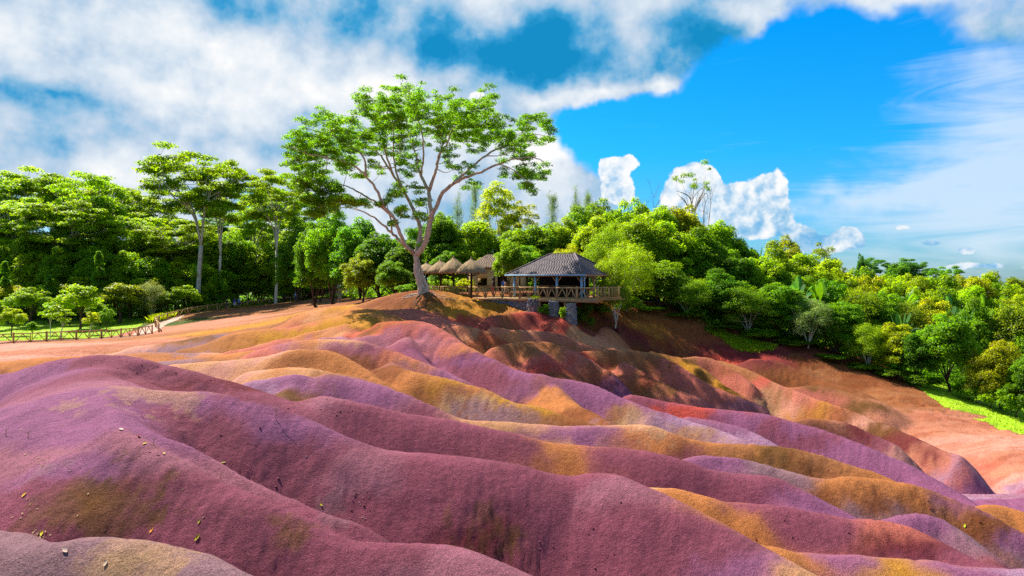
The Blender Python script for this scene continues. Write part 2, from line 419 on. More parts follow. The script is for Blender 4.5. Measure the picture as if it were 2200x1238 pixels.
# ------------------------------------------------------------------ terrain
# crest lines of the earth dunes: (u, v, depth) traced from the photograph; options: flank slope, crest roundness
RIDGES = [
 # nearest dune, bottom left
 ([(-150,1120,10.6),(0,1168,10.6),(90,1163,10.6),(200,1151,10.6),(260,1155,10.5),(325,1165,10.4),(400,1185,10.2),(465,1212,10.0),(525,1240,9.8),(620,1300,9.4)], .75, .7),
 ([(-150,1110,11.6),(0,1134,11.5),(55,1147,11.2),(95,1163,10.9)], .7, .5),
 # big mauve dune, left
 ([(200,790,24.5),(215,815,21.8),(225,842,19.6)],.34,2.4),
 ([(100,872,18.6),(140,905,17.2),(190,932,16.2),(235,945,15.6)],.42,1.8),
 ([(215,852,18.8),(245,885,17),(262,922,15.4),(350,975,14.6),(450,1022,14.1),(550,1066,13.7),(610,1097,13.5),(675,1130,13.3),(750,1155,13.1),(850,1166,13.0),(950,1171,12.9),(1025,1190,12.6),(1100,1220,12.3),(1180,1260,11.9)], .68, .6),
 ([(255,885,17.6),(320,922,16.4),(400,957,15.9),(475,996,15.5),(550,1036,15.1),(625,1071,14.7),(700,1101,14.4),(775,1128,14.2),(830,1165,13.9)], .78, .35),
 ([(-220,900,20),(0,877,19.6),(100,862,19.6),(160,845,19.8),(225,836,20)], .35, 2.2),
 ([(-250,840,27),(0,802,26.5),(50,795,26.5),(125,771,26.2),(200,761,26),(250,762,26),(325,775,25.7),(400,795,25.4),(475,816,25),(550,841,24.6),(625,871,24)], .50, 1.6),
 # long mauve ridge running to the lower right
 ([(225,836,20),(350,836,20.4),(425,839,20.3),(500,848,20.2),(575,865,20),(650,895,19.8),(725,935,19.4),(800,958,19.2),(900,970,19.1),(1000,980,19),(1100,995,18.9),(1160,1012,18.8),(1230,1022,18.7),(1275,1016,18.6),(1325,1018,18.4),(1370,1035,18.1),(1420,1056,17.8),(1475,1085,17.4),(1525,1115,17),(1600,1157,16.4),(1700,1215,15.6),(1800,1280,14.8)], .70, 1.1),
 # bits right of it
 ([(1640,1170,17.4),(1700,1186,17.5),(1775,1190,17.5),(1850,1192,17.4),(1925,1200,17.2),(2000,1205,17),(2075,1218,16.8),(2200,1222,16.8),(2350,1225,16.8)], .5, .9),
 ([(1400,1046,20.8),(1450,1048,20.7),(1500,1063,20.5),(1550,1074,20.4),(1600,1079,20.3),(1675,1085,20.2),(1750,1100,20),(1825,1113,19.8),(1875,1115,19.7),(1950,1130,19.4),(2000,1151,19.1),(2050,1180,18.6),(2100,1202,18.2),(2175,1222,17.8)], .66, .9),
 # second mauve ridge
 ([(635,876,24.6),(655,858,25),(690,850,25.1),(750,860,25),(825,875,24.9),(900,890,24.8),(975,901,24.7),(1050,917,24.6),(1100,927,24.5),(1150,940,24.4),(1200,950,24.3),(1250,957,24.2),(1325,960,24),(1400,968,23.8),(1460,983,23.6),(1515,1004,23.4),(1575,1014,23.3),(1640,1021,23.2),(1690,1036,23),(1740,1060,22.6),(1790,1086,22.2),(1845,1115,21.7)], .68, .9),
 ([(960,899,27.6),(1025,902,27.8),(1100,905,28),(1175,910,28),(1250,912,28),(1310,912,28),(1360,910,28),(1400,915,27.8),(1440,930,27.5),(1480,942,27.4),(1525,950,27.3),(1600,951,27.2),(1665,955,27),(1725,966,26.8),(1790,985,26.5),(1840,1001,26.2),(1880,1013,26),(1918,1030,25.6)], .66, .8),
 ([(1480,984,25.2),(1525,977,25.3),(1575,980,25.3),(1625,990,25.2),(1675,1005,25),(1725,1018,24.8),(1775,1025,24.7),(1825,1022,24.6),(1875,1025,24.5),(1925,1032,24.4),(1975,1043,24.2),(2025,1060,24),(2075,1081,23.6),(2125,1106,23.2),(2200,1151,22.6),(2320,1230,21.6)], .66, .8),
 ([(1690,1090,21.9),(1790,1115,21.4),(1870,1130,21.0),(1950,1100,21.5),(2010,1110,21.4),(2070,1150,20.6),(2120,1190,19.9)], .6, .7),
 ([(2080,1092,27.5),(2140,1084,28),(2200,1100,27.5),(2280,1120,27)], .5, .8),
 # purple dune and the orange ones behind it
 ([(480,838,28.6),(515,826,29),(550,815,29.2),(625,802,29.3),(675,797,29.2),(725,802,29),(775,815,28.8),(850,838,28.4),(925,870,27.9),(990,900,27.4)], .62, .9),
 ([(575,870,24.4),(600,852,26.5),(625,836,27.8),(640,815,28.8)], .5, .8),
 ([(340,790,34),(375,781,34),(450,775,34),(550,767,33.8),(625,751,33.4),(685,750,33.2),(725,761,32.8),(775,790,32),(825,826,31)], .60, .9),
 ([(540,795,31.4),(590,790,31),(640,788,30.8),(700,793,30.3),(760,808,29.8),(820,828,29.4)], .5, .8),
 ([(530,765,37.6),(560,748,38),(625,732,38),(700,726,37.8),(775,732,37.4),(850,755,36.6),(925,785,35.8),(985,812,35)], .58, 1.0),
 ([(830,775,34.5),(870,793,33),(950,809,32.4),(1025,830,31.8),(1100,860,31),(1150,871,30.8),(1200,889,30.4),(1255,907,30)], .62, 1.0),
 ([(812,690,46),(860,688,45.5),(920,694,44.5),(985,735,42),(1050,768,40.3),(1100,791,39),(1160,805,38.3),(1225,815,38),(1275,827,37.6),(1325,850,36.8),(1380,871,36),(1440,890,35.4),(1500,910,34.6),(1550,926,34),(1610,949,33)], .60, 1.1),
 ([(1160,805,38.3),(1190,830,36.6),(1230,862,34.4),(1300,900,31.8)], .6, .7),
 ([(880,720,42.5),(870,740,41),(890,760,40),(930,790,38.6),(960,800,37.8)], .5, .7),
 ([(1360,846,40.4),(1450,865,40),(1525,875,39.6),(1575,880,39.2),(1650,890,38.6),(1725,910,37.8),(1800,935,36.8),(1875,965,35.6),(1950,996,34.4),(2000,1025,33.3),(2050,1055,32.2),(2105,1088,31)], .60, .9),
 ([(1480,894,37),(1550,905,36.4),(1600,920,35.8),(1660,949,34.6)], .6, .6),
 ([(1515,773,56),(1550,775,56),(1600,790,54.5),(1650,815,52.5),(1700,835,51),(1750,855,49.6),(1800,871,48.4),(1850,890,47),(1925,920,44.8),(2000,955,42.4),(2058,978,40.8)], .55, 1.0),
 ([(1690,905,42.6),(1750,898,43.6),(1810,905,43.4),(1860,925,42.6),(1920,950,41.4)], .5, .8),
 # red and pink dunes below the pavilion
 ([(1060,745,47),(1100,734,47.6),(1150,732,47.8),(1200,738,47.2),(1250,762,45.8),(1305,795,44.2)], .52, 1.1),
 ([(1150,745,47),(1175,770,45.2),(1195,800,43.6)], .4, .8),
 ([(1235,756,49),(1300,750,50),(1360,752,50.2),(1410,761,49.6),(1460,785,48),(1510,818,46.4),(1570,845,45),(1630,868,44)], .54, 1.0),
 ([(1340,775,48.5),(1385,800,47),(1440,828,45.6),(1500,850,44.4)], .45, .8),
 ([(1400,757,53),(1440,762,53),(1475,772,52.4),(1520,800,50.6),(1560,830,48.8),(1625,866,46.6)], .5, .7),
 ([(1460,768,54.6),(1500,765,55),(1535,772,54.8),(1575,795,53.4),(1610,820,52)], .5, .7),
 ([(1060,700,52.5),(1100,706,52.2),(1150,710,52.4),(1200,716,52.6),(1265,741,52.4),(1330,748,52.6),(1400,756,53)], .5, .9),
 ([(960,700,50),(1010,700,50.5),(1060,716,49.6),(1100,742,48),(1140,760,46.6)], .5, .9),
 ([(1050,678,56),(1100,671,57),(1150,670,57.4),(1200,685,57.2),(1265,706,57),(1320,736,56)], .5, 1.0),
 ([(1290,716,60),(1340,714,60.6),(1380,735,59.6),(1420,752,58)], .5, .9),
 ([(1620,770,61),(1660,772,61),(1700,790,60),(1750,812,58.5),(1830,835,56),(1880,860,54)], .4, .9),
 ([(1700,832,55),(1760,828,55.5),(1810,840,54.8),(1860,858,53.6)], .4, .9),
 # yellow and pink mounds upper left
 ([(585,706,58),(620,690,58.4),(653,674,58.6),(687,661,58.6),(715,657,58.5),(750,658,58),(778,661,57.2),(815,664,56.6),(850,663,56.6),(890,663,56.4),(920,676,55),(960,688,53),(1000,706,51)], .38, 1.5),
 ([(400,748,50),(441,738,50.4),(516,712,51),(585,704,51.2),(630,702,51.2),(675,691,51.4),(721,680,51.6),(766,673,51.8),(812,668,52.4)], .40, 1.2),
 ([(500,752,45.2),(566,737,45.6),(620,722,46),(665,712,46.4),(720,700,47),(770,690,48),(812,672,51)], .42, 1.0),
 ([(830,672,51.5),(800,690,49),(760,705,47.2),(735,722,45),(700,724,43.6)], .36, .9),
 ([(900,690,49),(850,697,47),(810,712,45),(780,724,43)], .40, .8),
 ([(300,742,57),(380,732,57.5),(430,722,58),(480,716,58.4)], .3, 1.2),
 ([(-120,785,40),(0,776,40),(80,767,40.4),(160,763,40.8),(240,762,41)], .32, 1.8),
 ([(220,762,46),(300,756,46.4),(400,757,46.6),(470,758,46)], .25, 1.6),
 ([(340,776,41.5),(420,768,42),(500,757,42.4),(560,750,42.4)], .32, 1.0),
]
FLATS = [
 (2200,930,50),(2100,905,53),(2200,1000,42),(2100,960,46),(2000,900,53),(2150,1060,36.4),(2200,1110,32.6),(2130,1100,33),(1900,852,57),(1800,810,61),
 (1700,772,63),(1600,737,66),(1500,708,66),(1400,684,66),(1330,668,66),(2300,950,48),(2400,1000,42),(2350,1120,31),
 (0,737,72),(160,730,77),(327,717,85),(425,672,106),(500,662,114),(600,652,122),(700,641,125),(790,630,118),(450,690,86),(550,680,86),(400,706,80),
 (650,667,92),(100,746,66),(250,737,66),(50,765,53),(200,750,57),(780,641,86),(850,640,72),(780,652,66),(905,629,60),(1000,642,61),(1100,655,61),(1180,664,61),(1250,674,61),(50,700,100),
 (150,682,120),(320,690,104),(-200,740,72),(-200,780,50),(860,628,68),(950,628,68),(1190,676,57),(1230,680,56),(1150,669,58.5),(1285,684,57),(1050,652,61),(1020,646,60),(960,640,59),(930,636,59),(885,634,59.5),(1330,690,60),
]
WORLDPTS = [(-60,150,-6.5),(-90,110,-7),(-120,150,-6.5),(-60,200,-5),(-150,260,-4),(0,130,-2.6),(-20,170,-4),(12,90,-2.2),(10,75,-1.8),(22,80,-3.2),(30,100,-6),
 (40,90,-8.5),(60,90,-13),(60,130,-12),(90,100,-14.5),(30,150,-6.5),(0,220,-6),(100,180,-15),(160,260,-18),(60,260,-12),(160,150,-18),(50,66,-12),(70,66,-13.5),(45,40,-12.2),
 (-6,5,-5.2),(0,6,-6.2),(6,8,-8),(12,9,-9.3),(20,14,-10.6),(30,22,-11.8),(-14,6,-5.6),(-24,14,-5.2),(-34,26,-5.4),(-10,-8,-6.5),(10,-8,-8.5),(-45,50,-6.4),(-60,70,-6.8),(0,-30,-8),(40,-10,-12)]

def base_points():
    pts = []
    for poly, s, w in RIDGES:
        for u, v, d in poly[::2]:
            p = P(u, v, d)
            pts.append((p[0], p[1], p[2] - (2.4 + 0.022 * d) * min(1.0, s / .6) ** 2 * (1.0 if d < 46 or u < 900 or v > 698 else .45)))
    for u, v, d in FLATS: pts.append(tuple(P(u, v, d)))
    return np.array(pts + WORLDPTS)

_bp = base_points()
def _tps(r2): return np.where(r2 > 1e-9, r2 * np.log(r2 + 1e-12), 0.0)
def _fit(bp):
    n = len(bp); x = bp[:, :2] / 50
    K = _tps(((x[:, None] - x[None]) ** 2).sum(-1)) + np.eye(n) * 0.0006
    Pm = np.c_[np.ones(n), x]
    A = np.zeros((n + 3, n + 3)); A[:n, :n] = K; A[:n, n:] = Pm; A[n:, :n] = Pm.T
    return np.linalg.solve(A, np.r_[bp[:, 2], 0, 0, 0])
_cf = _fit(_bp)
def base_z(X, Y):
    out = np.empty(X.shape, float); f = out.ravel(); x, y = X.ravel() / 50, Y.ravel() / 50
    bx, by = _bp[:, 0] / 50, _bp[:, 1] / 50
    for i in range(0, len(x), 60000):
        sl = slice(i, i + 60000)
        r2 = ((x[sl, None] - bx) ** 2 + (y[sl, None] - by) ** 2)
        f[sl] = _tps(r2) @ _cf[:-3] + _cf[-3] + _cf[-2] * x[sl] + _cf[-1] * y[sl]
    # settle to a plain beyond the built land
    r = np.hypot(X, Y - 60)
    far = np.where(X > 40, -18.0, -6.0)
    far = -12 - 6 * np.tanh(X / 80)
    t = sstep(150, 320, r)
    return out * (1 - t) + far * t

_rp = []
for poly, s, w in RIDGES:
    q = crom(np.array([P(*c) for c in poly]), 4)
    far_ = 1.4 if (np.mean([c[2] for c in poly]) > 42 and np.mean([c[0] for c in poly]) > 1000 and s > .44) else 1.0
    _rp.append((q, s * 1.7 * far_, w * .72 / far_ ** 2))

def terrain_z(X, Y, zb):
    shp = X.shape; x, y = X.ravel(), Y.ravel(); zb = zb.ravel()
    # gentle meander so that crests and flanks are not mathematically straight
    wx = (fbm(x * .55, y * .55, 3, 3) - .5) * .5; wy = (fbm(x * .55 + 40, y * .55, 5, 3) - .5) * .5
    xs, ys = x + wx * .6, y + wy * .6
    K = 8.0
    acc = np.exp(K * 0) * np.ones_like(zb); M = zb.copy()      # running log-sum-exp
    rdist = np.full(len(x), 99.0)
    for q, s, w in _rp:
        lo, hi = q.min(0) - 11, q.max(0) + 11
        idx = np.nonzero((xs > lo[0]) & (xs < hi[0]) & (ys > lo[1]) & (ys < hi[1]))[0]
        if not len(idx): continue
        px, py = xs[idx], ys[idx]
        best = np.full(len(idx), -1e9); bd = np.full(len(idx), 99.0)
        for a, b in zip(q[:-1], q[1:]):
            ex, ey = b[0] - a[0], b[1] - a[1]
            t = np.clip(((px - a[0]) * ex + (py - a[1]) * ey) / (ex * ex + ey * ey + 1e-9), 0, 1)
            dd = np.hypot(px - a[0] - t * ex, py - a[1] - t * ey)
            h = a[2] + t * (b[2] - a[2]) - s * (np.sqrt(dd * dd + w * w) - w) - (.14 * np.maximum(dd - 3.5, 0) ** 2 if s > .75 else .32 * np.maximum(dd - 2.2, 0) ** 2) 
            best = np.maximum(best, h); bd = np.minimum(bd, dd)
        m0 = M[idx]; m1 = np.maximum(m0, best)
        acc[idx] = acc[idx] * np.exp(K * (m0 - m1)) + np.exp(K * (best - m1))
        M[idx] = m1
        rdist[idx] = np.minimum(rdist[idx], bd / (w + .8))
    z = M + np.log(acc) / K - 0.06
    return z.reshape(shp), rdist.reshape(shp)

# fine sheet: fan of rows growing with distance
NR, NT = 760, 860
FO = (0.0, -10.0)
rr = 14.5 * (175.0 / 14.5) ** (np.arange(NR) / (NR - 1))
tt = np.linspace(R_(-49), R_(49), NT)
RR, TT = np.meshgrid(rr, tt, indexing='ij')
GX = FO[0] + RR * np.sin(TT); GY = FO[1] + RR * np.cos(TT)
def upsample(fn, step):
    """evaluate a smooth field on every step-th row and column, then interpolate"""
    ri = np.unique(np.r_[np.arange(0, NR, step), NR - 1]); ci = np.unique(np.r_[np.arange(0, NT, step), NT - 1])
    c = fn(GX[np.ix_(ri, ci)], GY[np.ix_(ri, ci)])
    k = np.clip(np.searchsorted(ri, np.arange(NR), 'right') - 1, 0, len(ri) - 2); a = ((np.arange(NR) - ri[k]) / (ri[k + 1] - ri[k]))
    a = a.reshape(-1, *([1] * (c.ndim - 1))); c = c[k] * (1 - a) + c[k + 1] * a
    k = np.clip(np.searchsorted(ci, np.arange(NT), 'right') - 1, 0, len(ci) - 2); a = ((np.arange(NT) - ci[k]) / (ci[k + 1] - ci[k]))
    a = a.reshape(1, -1, *([1] * (c.ndim - 2)))
    return c[:, k] * (1 - a) + c[:, k + 1] * a
GZ, GD = terrain_z(GX, GY, upsample(base_z, 4))

def grid_ij(x, y):
    r = np.hypot(x - FO[0], y - FO[1]); t = np.arctan2(x - FO[0], y - FO[1])
    fi = np.log(np.maximum(r, 1e-3) / rr[0]) / math.log(rr[-1] / rr[0]) * (NR - 1)
    fj = (t - tt[0]) / (tt[-1] - tt[0]) * (NT - 1)
    return fi, fj

def gz(x, y):
    """height of the ground"""
    x = np.asarray(x, float); y = np.asarray(y, float)
    fi, fj = grid_ij(x, y)
    ins = (fi >= 0) & (fi <= NR - 1) & (fj >= 0) & (fj <= NT - 1)
    i = np.clip(fi, 0, NR - 1.001).astype(int); j = np.clip(fj, 0, NT - 1.001).astype(int)
    a, b = np.clip(fi, 0, NR - 1.001) - i, np.clip(fj, 0, NT - 1.001) - j
    z = (GZ[i, j] * (1 - a) * (1 - b) + GZ[i + 1, j] * a * (1 - b) + GZ[i, j + 1] * (1 - a) * b + GZ[i + 1, j + 1] * a * b)
    if not np.all(ins):
        zb = base_z(np.atleast_1d(x), np.atleast_1d(y)).reshape(x.shape)
        z = np.where(ins, z, zb)
    return z

def hit(u, v, dmin=8.0, dmax=160.0):
    """first ground point seen through photo pixel (u, v)"""
    d = dmin * (dmax / dmin) ** (np.linspace(0, 1, 1600))
    x = (u - CU) / F_PX * d; zz = -(v - V0) / F_PX * d
    below = gz(x, d) > zz
    k = int(np.argmax(below)) if below.any() else len(d) - 1
    return np.array((x[k], d[k], gz(x[k], d[k])))

# colours of the earth itself: places and their sand colours
SAND = dict(M=(142,75,90), m=(164,102,114), P=(150,90,122), p=(172,130,154), R=(196,78,62), r=(202,112,92), O=(194,122,66), o=(210,152,104), Y=(196,136,40),
            B=(138,80,42), b=(166,108,66), K=(196,128,98), k=(212,150,126), W=(112,44,48), T=(190,148,104), V=(116,80,36), N=(150,112,116), G=(44,58,16), g=(70,90,20))
SPOTS = """
0,1000,m 60,900,P 20,820,P 120,800,P 200,780,M 120,860,P 60,1060,M 230,840,P 200,920,P 300,960,m 180,1000,P 120,1090,M 200,1080,B 270,1090,M 330,1090,M 60,1110,M 320,840,m 360,848,m 200,865,P
400,1060,M 480,1130,M 360,1150,M 560,1170,M 420,1210,N 240,1180,N 100,1200,N 20,1180,N 280,1205,T 330,1215,N 180,1225,N 620,1110,M 610,1160,M 700,1170,M 850,1200,M 950,1200,m 1000,1230,m
300,790,M 380,820,W 450,830,M 520,860,W 340,810,M 430,870,P 520,870,P 420,920,M 500,960,M 600,900,P 640,960,M 560,1000,M 700,1060,M 760,1100,M 680,1090,M 800,1000,m 900,1000,M 820,1080,M 1000,1100,M 1100,1150,M 1040,1140,W 1200,1100,M 1300,1060,m 1300,1180,M 1450,1160,M 1500,1210,M 1400,1230,M 1600,1220,P 1180,1030,M 1250,1050,M
750,885,M 700,870,m 850,910,M 800,930,M 950,930,M 1050,950,M 1150,975,M 1200,975,O 1225,1000,O 1190,950,o 1300,985,M 1400,1000,M 1500,1030,M 1600,1060,M 1700,1060,P 1780,1085,P 1650,1040,M
1450,1060,O 1500,1080,O 1530,1110,O 1580,1130,O 1640,1165,O 1420,1048,o 1620,1100,M 1700,1110,M 1800,1140,M 1720,1150,M 1900,1150,r 1950,1170,W 2000,1180,M 2080,1210,M
1690,1195,O 1750,1205,O 1800,1200,P 1870,1210,P 1700,1225,o 1930,1215,Y 1970,1225,Y 2020,1215,P 2100,1230,P 2180,1228,p
1560,990,P 1640,1000,N 1700,1030,N 1760,1060,B 1820,1040,O 1880,1035,O 1950,1060,O 1850,1070,O 1900,1090,B 1960,1100,N 2000,1130,P 1850,1110,N 2050,1100,b 2120,1120,B 2180,1160,P 2080,1150,N 2150,1190,N
1150,930,P 1060,910,o 1100,915,o 1250,925,P 1330,930,P 1400,935,O 1450,950,B 1500,940,b 1530,960,O 1600,970,b 1680,980,V 1640,965,O 1750,990,b 1820,1005,b 1870,1015,O 1350,915,o 1440,960,M
620,815,P 680,815,P 600,830,p 640,845,V 660,840,B 760,840,P 850,860,P 900,880,M 700,845,P 570,812,o 600,800,O 640,795,o 550,840,W 560,860,M 820,840,P 880,870,m
400,775,N 450,780,o 500,775,o 560,780,o 620,765,O 680,770,O 740,790,O 640,770,B 560,770,k 700,800,b 780,810,O 820,825,O 460,800,k 510,820,k
620,745,m 680,735,O 720,735,o 580,760,r 740,728,p 780,750,M 850,775,r 900,800,m 800,780,B 820,800,B 760,745,m 940,800,P 880,790,O 840,750,M 1000,850,O
900,820,O 960,830,Y 1000,860,B 1040,870,T 1100,870,Y 1150,880,Y 980,880,T 1020,890,N 1080,890,N 1200,895,B 920,845,B 870,810,O 940,860,b
860,700,M 900,720,M 930,750,m 980,770,M 920,710,r 860,730,m 830,710,R 880,745,M 930,775,P 1000,790,P 1050,800,M 1060,830,M 1000,810,M 960,740,r
1120,800,P 1180,820,B 1150,830,P 1210,830,P 1160,850,O 1200,870,O 1260,880,B 1300,900,B 1240,830,P 1290,850,P 1350,870,P 1400,890,P 1450,905,p 1500,920,p 1560,935,p 1600,945,p 1360,900,T 1480,930,N 1340,890,b
1330,840,P 1400,860,M 1450,880,R 1500,890,R 1420,850,r 1550,890,M 1600,900,P 1650,910,M 1700,930,P 1750,950,M 1800,960,P 1850,990,P 1900,1000,P 1950,1020,P 2000,1050,P 2060,1080,P 1650,930,M 1700,960,M 1560,905,P 1600,930,P
1200,800,B 1250,805,B 1300,812,B 1350,825,b 1400,835,b 1280,825,W 1330,830,W 1420,830,V 1310,800,T 1260,795,K
1110,745,b 1150,750,B 1200,760,b 1170,775,R 1200,785,R 1140,780,r 1230,780,r 1280,790,R 1260,770,R 1120,765,O 1220,745,b
1270,760,b 1330,760,b 1380,775,b 1300,780,B 1350,800,r 1400,810,R 1450,830,r 1500,845,r 1400,780,b 1450,800,r 1420,790,B 1550,860,r 1600,865,m
1480,790,Y 1520,820,V 1560,840,Y 1600,860,V 1440,770,O 1500,800,Y 1540,800,r 1570,820,r 1600,840,r 1500,772,b 1550,780,b 1580,795,b 1560,800,B 1620,850,T 1640,860,T
1620,800,b 1650,820,R 1700,845,r 1640,835,r 1740,860,r 1800,885,r 1850,905,k 1900,930,W 1950,950,W 2000,965,W 1850,930,W 1900,960,M 1950,975,K 1800,910,K 1780,890,Y 1700,885,Y 1720,895,O 1770,905,B 1820,900,B 1660,850,b 1680,870,k
1560,772,R 1590,778,R 1620,770,W 1660,790,B 1640,780,W 1700,800,B 1720,820,B 1760,810,b 1680,810,B 1780,835,V 1820,840,B 1760,850,r 1860,860,b
1100,715,o 1150,715,o 1200,725,r 1250,735,o 1300,745,o 1130,725,r 1330,755,o 1180,735,r 1390,752,B
1080,690,W 1130,685,R 1180,690,W 1220,705,R 1260,720,W 1290,735,r 1120,700,W 1160,678,R 1310,728,b 1080,680,b 1060,695,r
1330,720,W 1360,722,W 1380,740,W 1340,735,b 1420,735,B 1470,745,W 1550,755,W 1450,715,B 1380,700,B 1310,695,B 1240,685,B 1180,668,B 1120,662,b 1050,655,Y 1000,655,Y 980,668,Y 930,650,B 1400,715,Y 1500,740,B
960,690,r 1000,695,R 1050,705,R 1080,715,r 1100,730,O 1020,710,O 1060,725,O 1000,720,o 970,705,r 1050,740,R 1100,755,b 1080,770,r 1000,745,O 1040,760,B
640,690,O 680,670,O 720,670,Y 760,668,O 620,700,r 600,705,r 660,690,o 700,690,O 560,715,O 500,725,O 450,740,b 800,668,Y 820,672,Y 850,665,r 890,670,r 830,680,O 920,685,r
540,730,Y 600,725,Y 650,715,Y 700,705,Y 740,695,Y 780,690,Y 790,705,V 760,715,R 720,712,o 740,718,R 840,695,R 800,715,r 520,735,O 820,700,Y 680,718,O 850,700,O 800,725,m
420,725,V 460,720,N 400,730,V 360,740,b 500,710,Y 560,705,b 620,680,Y 640,672,b 550,690,K 500,690,K 450,695,K 400,700,K 600,670,b 680,650,b 740,645,b 800,645,B 850,642,B 540,668,b 600,658,B 660,655,b 620,686,V
100,755,K 200,750,K 300,735,K 50,745,k 150,745,k 350,720,b 300,750,k 400,760,N 350,757,N 450,762,k 20,770,k 250,757,b
60,780,O 20,790,O 120,772,O 160,766,O 0,800,B 380,770,O 450,765,O 500,760,O 540,752,r 480,770,b
2100,930,K 2150,980,K 2000,920,K 2050,950,k 2100,1000,r 2180,1010,K 2150,950,k 2200,960,k 2000,985,K 1960,990,k 2060,1010,r 2000,1000,r 2100,1050,P 2150,1060,p 2200,1080,P 2050,1040,P 2020,1020,p 2080,1070,p 2180,1040,k 1920,870,b 1980,890,K 1880,860,K 1800,845,b 1850,870,V 1900,915,V 1950,905,K 1830,820,B 1760,790,B 1900,845,b
2140,1095,O 2190,1110,O
"""
WSPOTS = [(-60,110,'g'),(-90,110,'G'),(-40,140,'G'),(0,120,'G'),(20,90,'G'),(40,90,'G'),(70,80,'G'),(40,75,'G'),(55,66,'g'),(70,60,'g'),(100,120,'G'),(-20,150,'G'),(-100,150,'G'),(10,150,'G'),(60,150,'G'),
          (-4,80,'B'),(5,72,'B'),(12,70,'B'),(15,75,'G'),(-10,100,'g'),(30,74,'G'),(-70,95,'g'),(-50,95,'g'),(24,72,'B'),(-8,5,'N'),(0,6,'M'),(10,8,'P'),(20,14,'P'),(-20,10,'N'),(-30,25,'P'),(30,26,'P'),(45,40,'K')]
sp_xy, sp_c, sp_q = [], [], []
for tok in SPOTS.split():
    u, v, c = tok.split(',')
    p = hit(float(u), float(v))
    sp_xy.append(p[:2]); sp_c.append(lin(*SAND[c])); sp_q.append(max(6.0, p[1] * (0.45 if float(v) < 780 else .6) / 6))
for x, y, c in WSPOTS:
    sp_xy.append((x, y)); sp_c.append(lin(*SAND[c])); sp_q.append(12)
sp_xy = np.array(sp_xy); sp_c = np.array(sp_c) * .72

def sand_colour(X, Y):
    x, y = X.ravel(), Y.ravel()
    sc = np.clip(y / 30, .4, 3)
    x = x + (fbm(X.ravel() * .5, Y.ravel() * .5, 31, 4) - .5) * 1.6 * sc
    y = y + (fbm(X.ravel() * .5 + 90, Y.ravel() * .5, 37, 4) - .5) * 1.6 * sc
    x = x + (fbm(X.ravel() * 2.3, Y.ravel() * 2.3, 131, 4) - .5) * .9 * sc; y = y + (fbm(X.ravel() * 2.3 + 70, Y.ravel() * 2.3, 137, 4) - .5) * .9 * sc
    out = np.empty((len(x), 3))
    for i in range(0, len(x), 40000):
        sl = slice(i, i + 40000)
        # distances measured with the across-the-slope direction stretched, as the colours follow the ridges
        d2 = (.40 * (x[sl, None] - sp_xy[:, 0])) ** 2 + (y[sl, None] - sp_xy[:, 1]) ** 2
        w = 1.0 / (d2 + (0.012 * y[sl, None]) ** 2 + .02) ** 3.0
        out[sl] = (w @ sp_c) / w.sum(1)[:, None]
    return out.reshape(X.shape + (3,))

GC = upsample(sand_colour, 2)
# stains and crusts with ragged edges of their own
OVER = [(160,1085,1.1,'V',1.),(225,1095,1.0,'V',1.),(330,1105,1.0,'V',.4),(620,1120,.6,'V',.8),(605,1160,.6,'V',.8),(1040,1140,.9,'V',.9),(1100,1160,.8,'V',.5),(340,842,1.6,'T',.9),(190,862,1.3,'T',.5),(270,1205,.8,'T',.9),(330,1215,.7,'T',.5),
        (650,843,1.0,'V',.9),(680,1085,.6,'N',.8),(740,1120,.6,'N',.8),(60,1040,1.2,'N',.6),(1680,982,1.4,'V',.8),(1740,990,1.0,'B',.8),(2060,1115,1.2,'B',1.),(1960,1095,1.0,'B',.7),(2120,1180,1.0,'B',.8),(1850,1085,.9,'B',.8),(1020,890,1.8,'N',.8),(1090,895,1.6,'N',.8),
        (960,850,2.,'B',.6),(1060,870,2.,'B',.5),(1250,890,1.6,'B',.8),(1310,905,1.4,'N',.7),(1350,825,2.2,'B',.8),(1280,805,2.,'B',.8),(1700,100,1,'B',0.),(480,705,4,'V',.5),(600,685,5,'V',.6),(540,698,4,'Y',.5),(430,720,3,'V',.6),(1820,905,2.,'B',.8),(1500,935,1.4,'T',.8),(1400,925,1.2,'T',.6)]
_n1 = fbm(GX * 1.7, GY * 1.7, 171, 5); _n2 = fbm(GX * 5.5, GY * 5.5, 173, 4)
for u, v, r, c, a in OVER:
    p = hit(u, v); m = np.exp(-(((GX - p[0]) * .6) ** 2 + (GY - p[1]) ** 2) / (.6 * r * r)) * a
    m = (sstep(.36, .56, m * .75 + (_n1 - .5) * .8 + (_n2 - .5) * .7) * np.minimum(1, m * 3))[..., None] * .42
    GC = GC * (1 - m) + np.array(lin(*SAND[c])) * .72 * m

# eroded, lumpy patches (world positions) and slope-dependent roughness of the crust
ROUGH = [(200,1085,2.2,1.0),(330,1100,2.4,.9),(440,1130,2.4,.8),(450,950,1.4,.8),(540,1010,1.6,.7),(620,1150,1.2,.9),(1040,1140,1.2,1.),(760,1110,.8,.7),(1250,800,2.6,1.),(1330,825,3,1.1),(1400,835,2.2,.8),(1630,862,2,1.),
         (1820,905,2.4,1.2),(1700,808,1.6,1.),(1690,980,1.6,.8),(1850,1090,1.4,.8),(2060,1110,1.6,1.1),(1960,1110,1.2,.8),(2150,1170,1.4,.9),(1850,1140,1.0,.7),(1700,1100,.8,.5),(480,708,5,.5),(600,685,6,.6),(650,845,.7,.6),
         (1300,880,1.8,.5),(1100,1200,2,.6),(1250,1170,2,.5),(430,720,4,.5),(850,650,6,.8),(1000,650,5,.5),(1420,720,5,.5),(1180,790,2,.4),(1900,955,2.4,.6),(900,860,3,.3),(1050,880,3,.3)]
rm = np.zeros_like(GX)
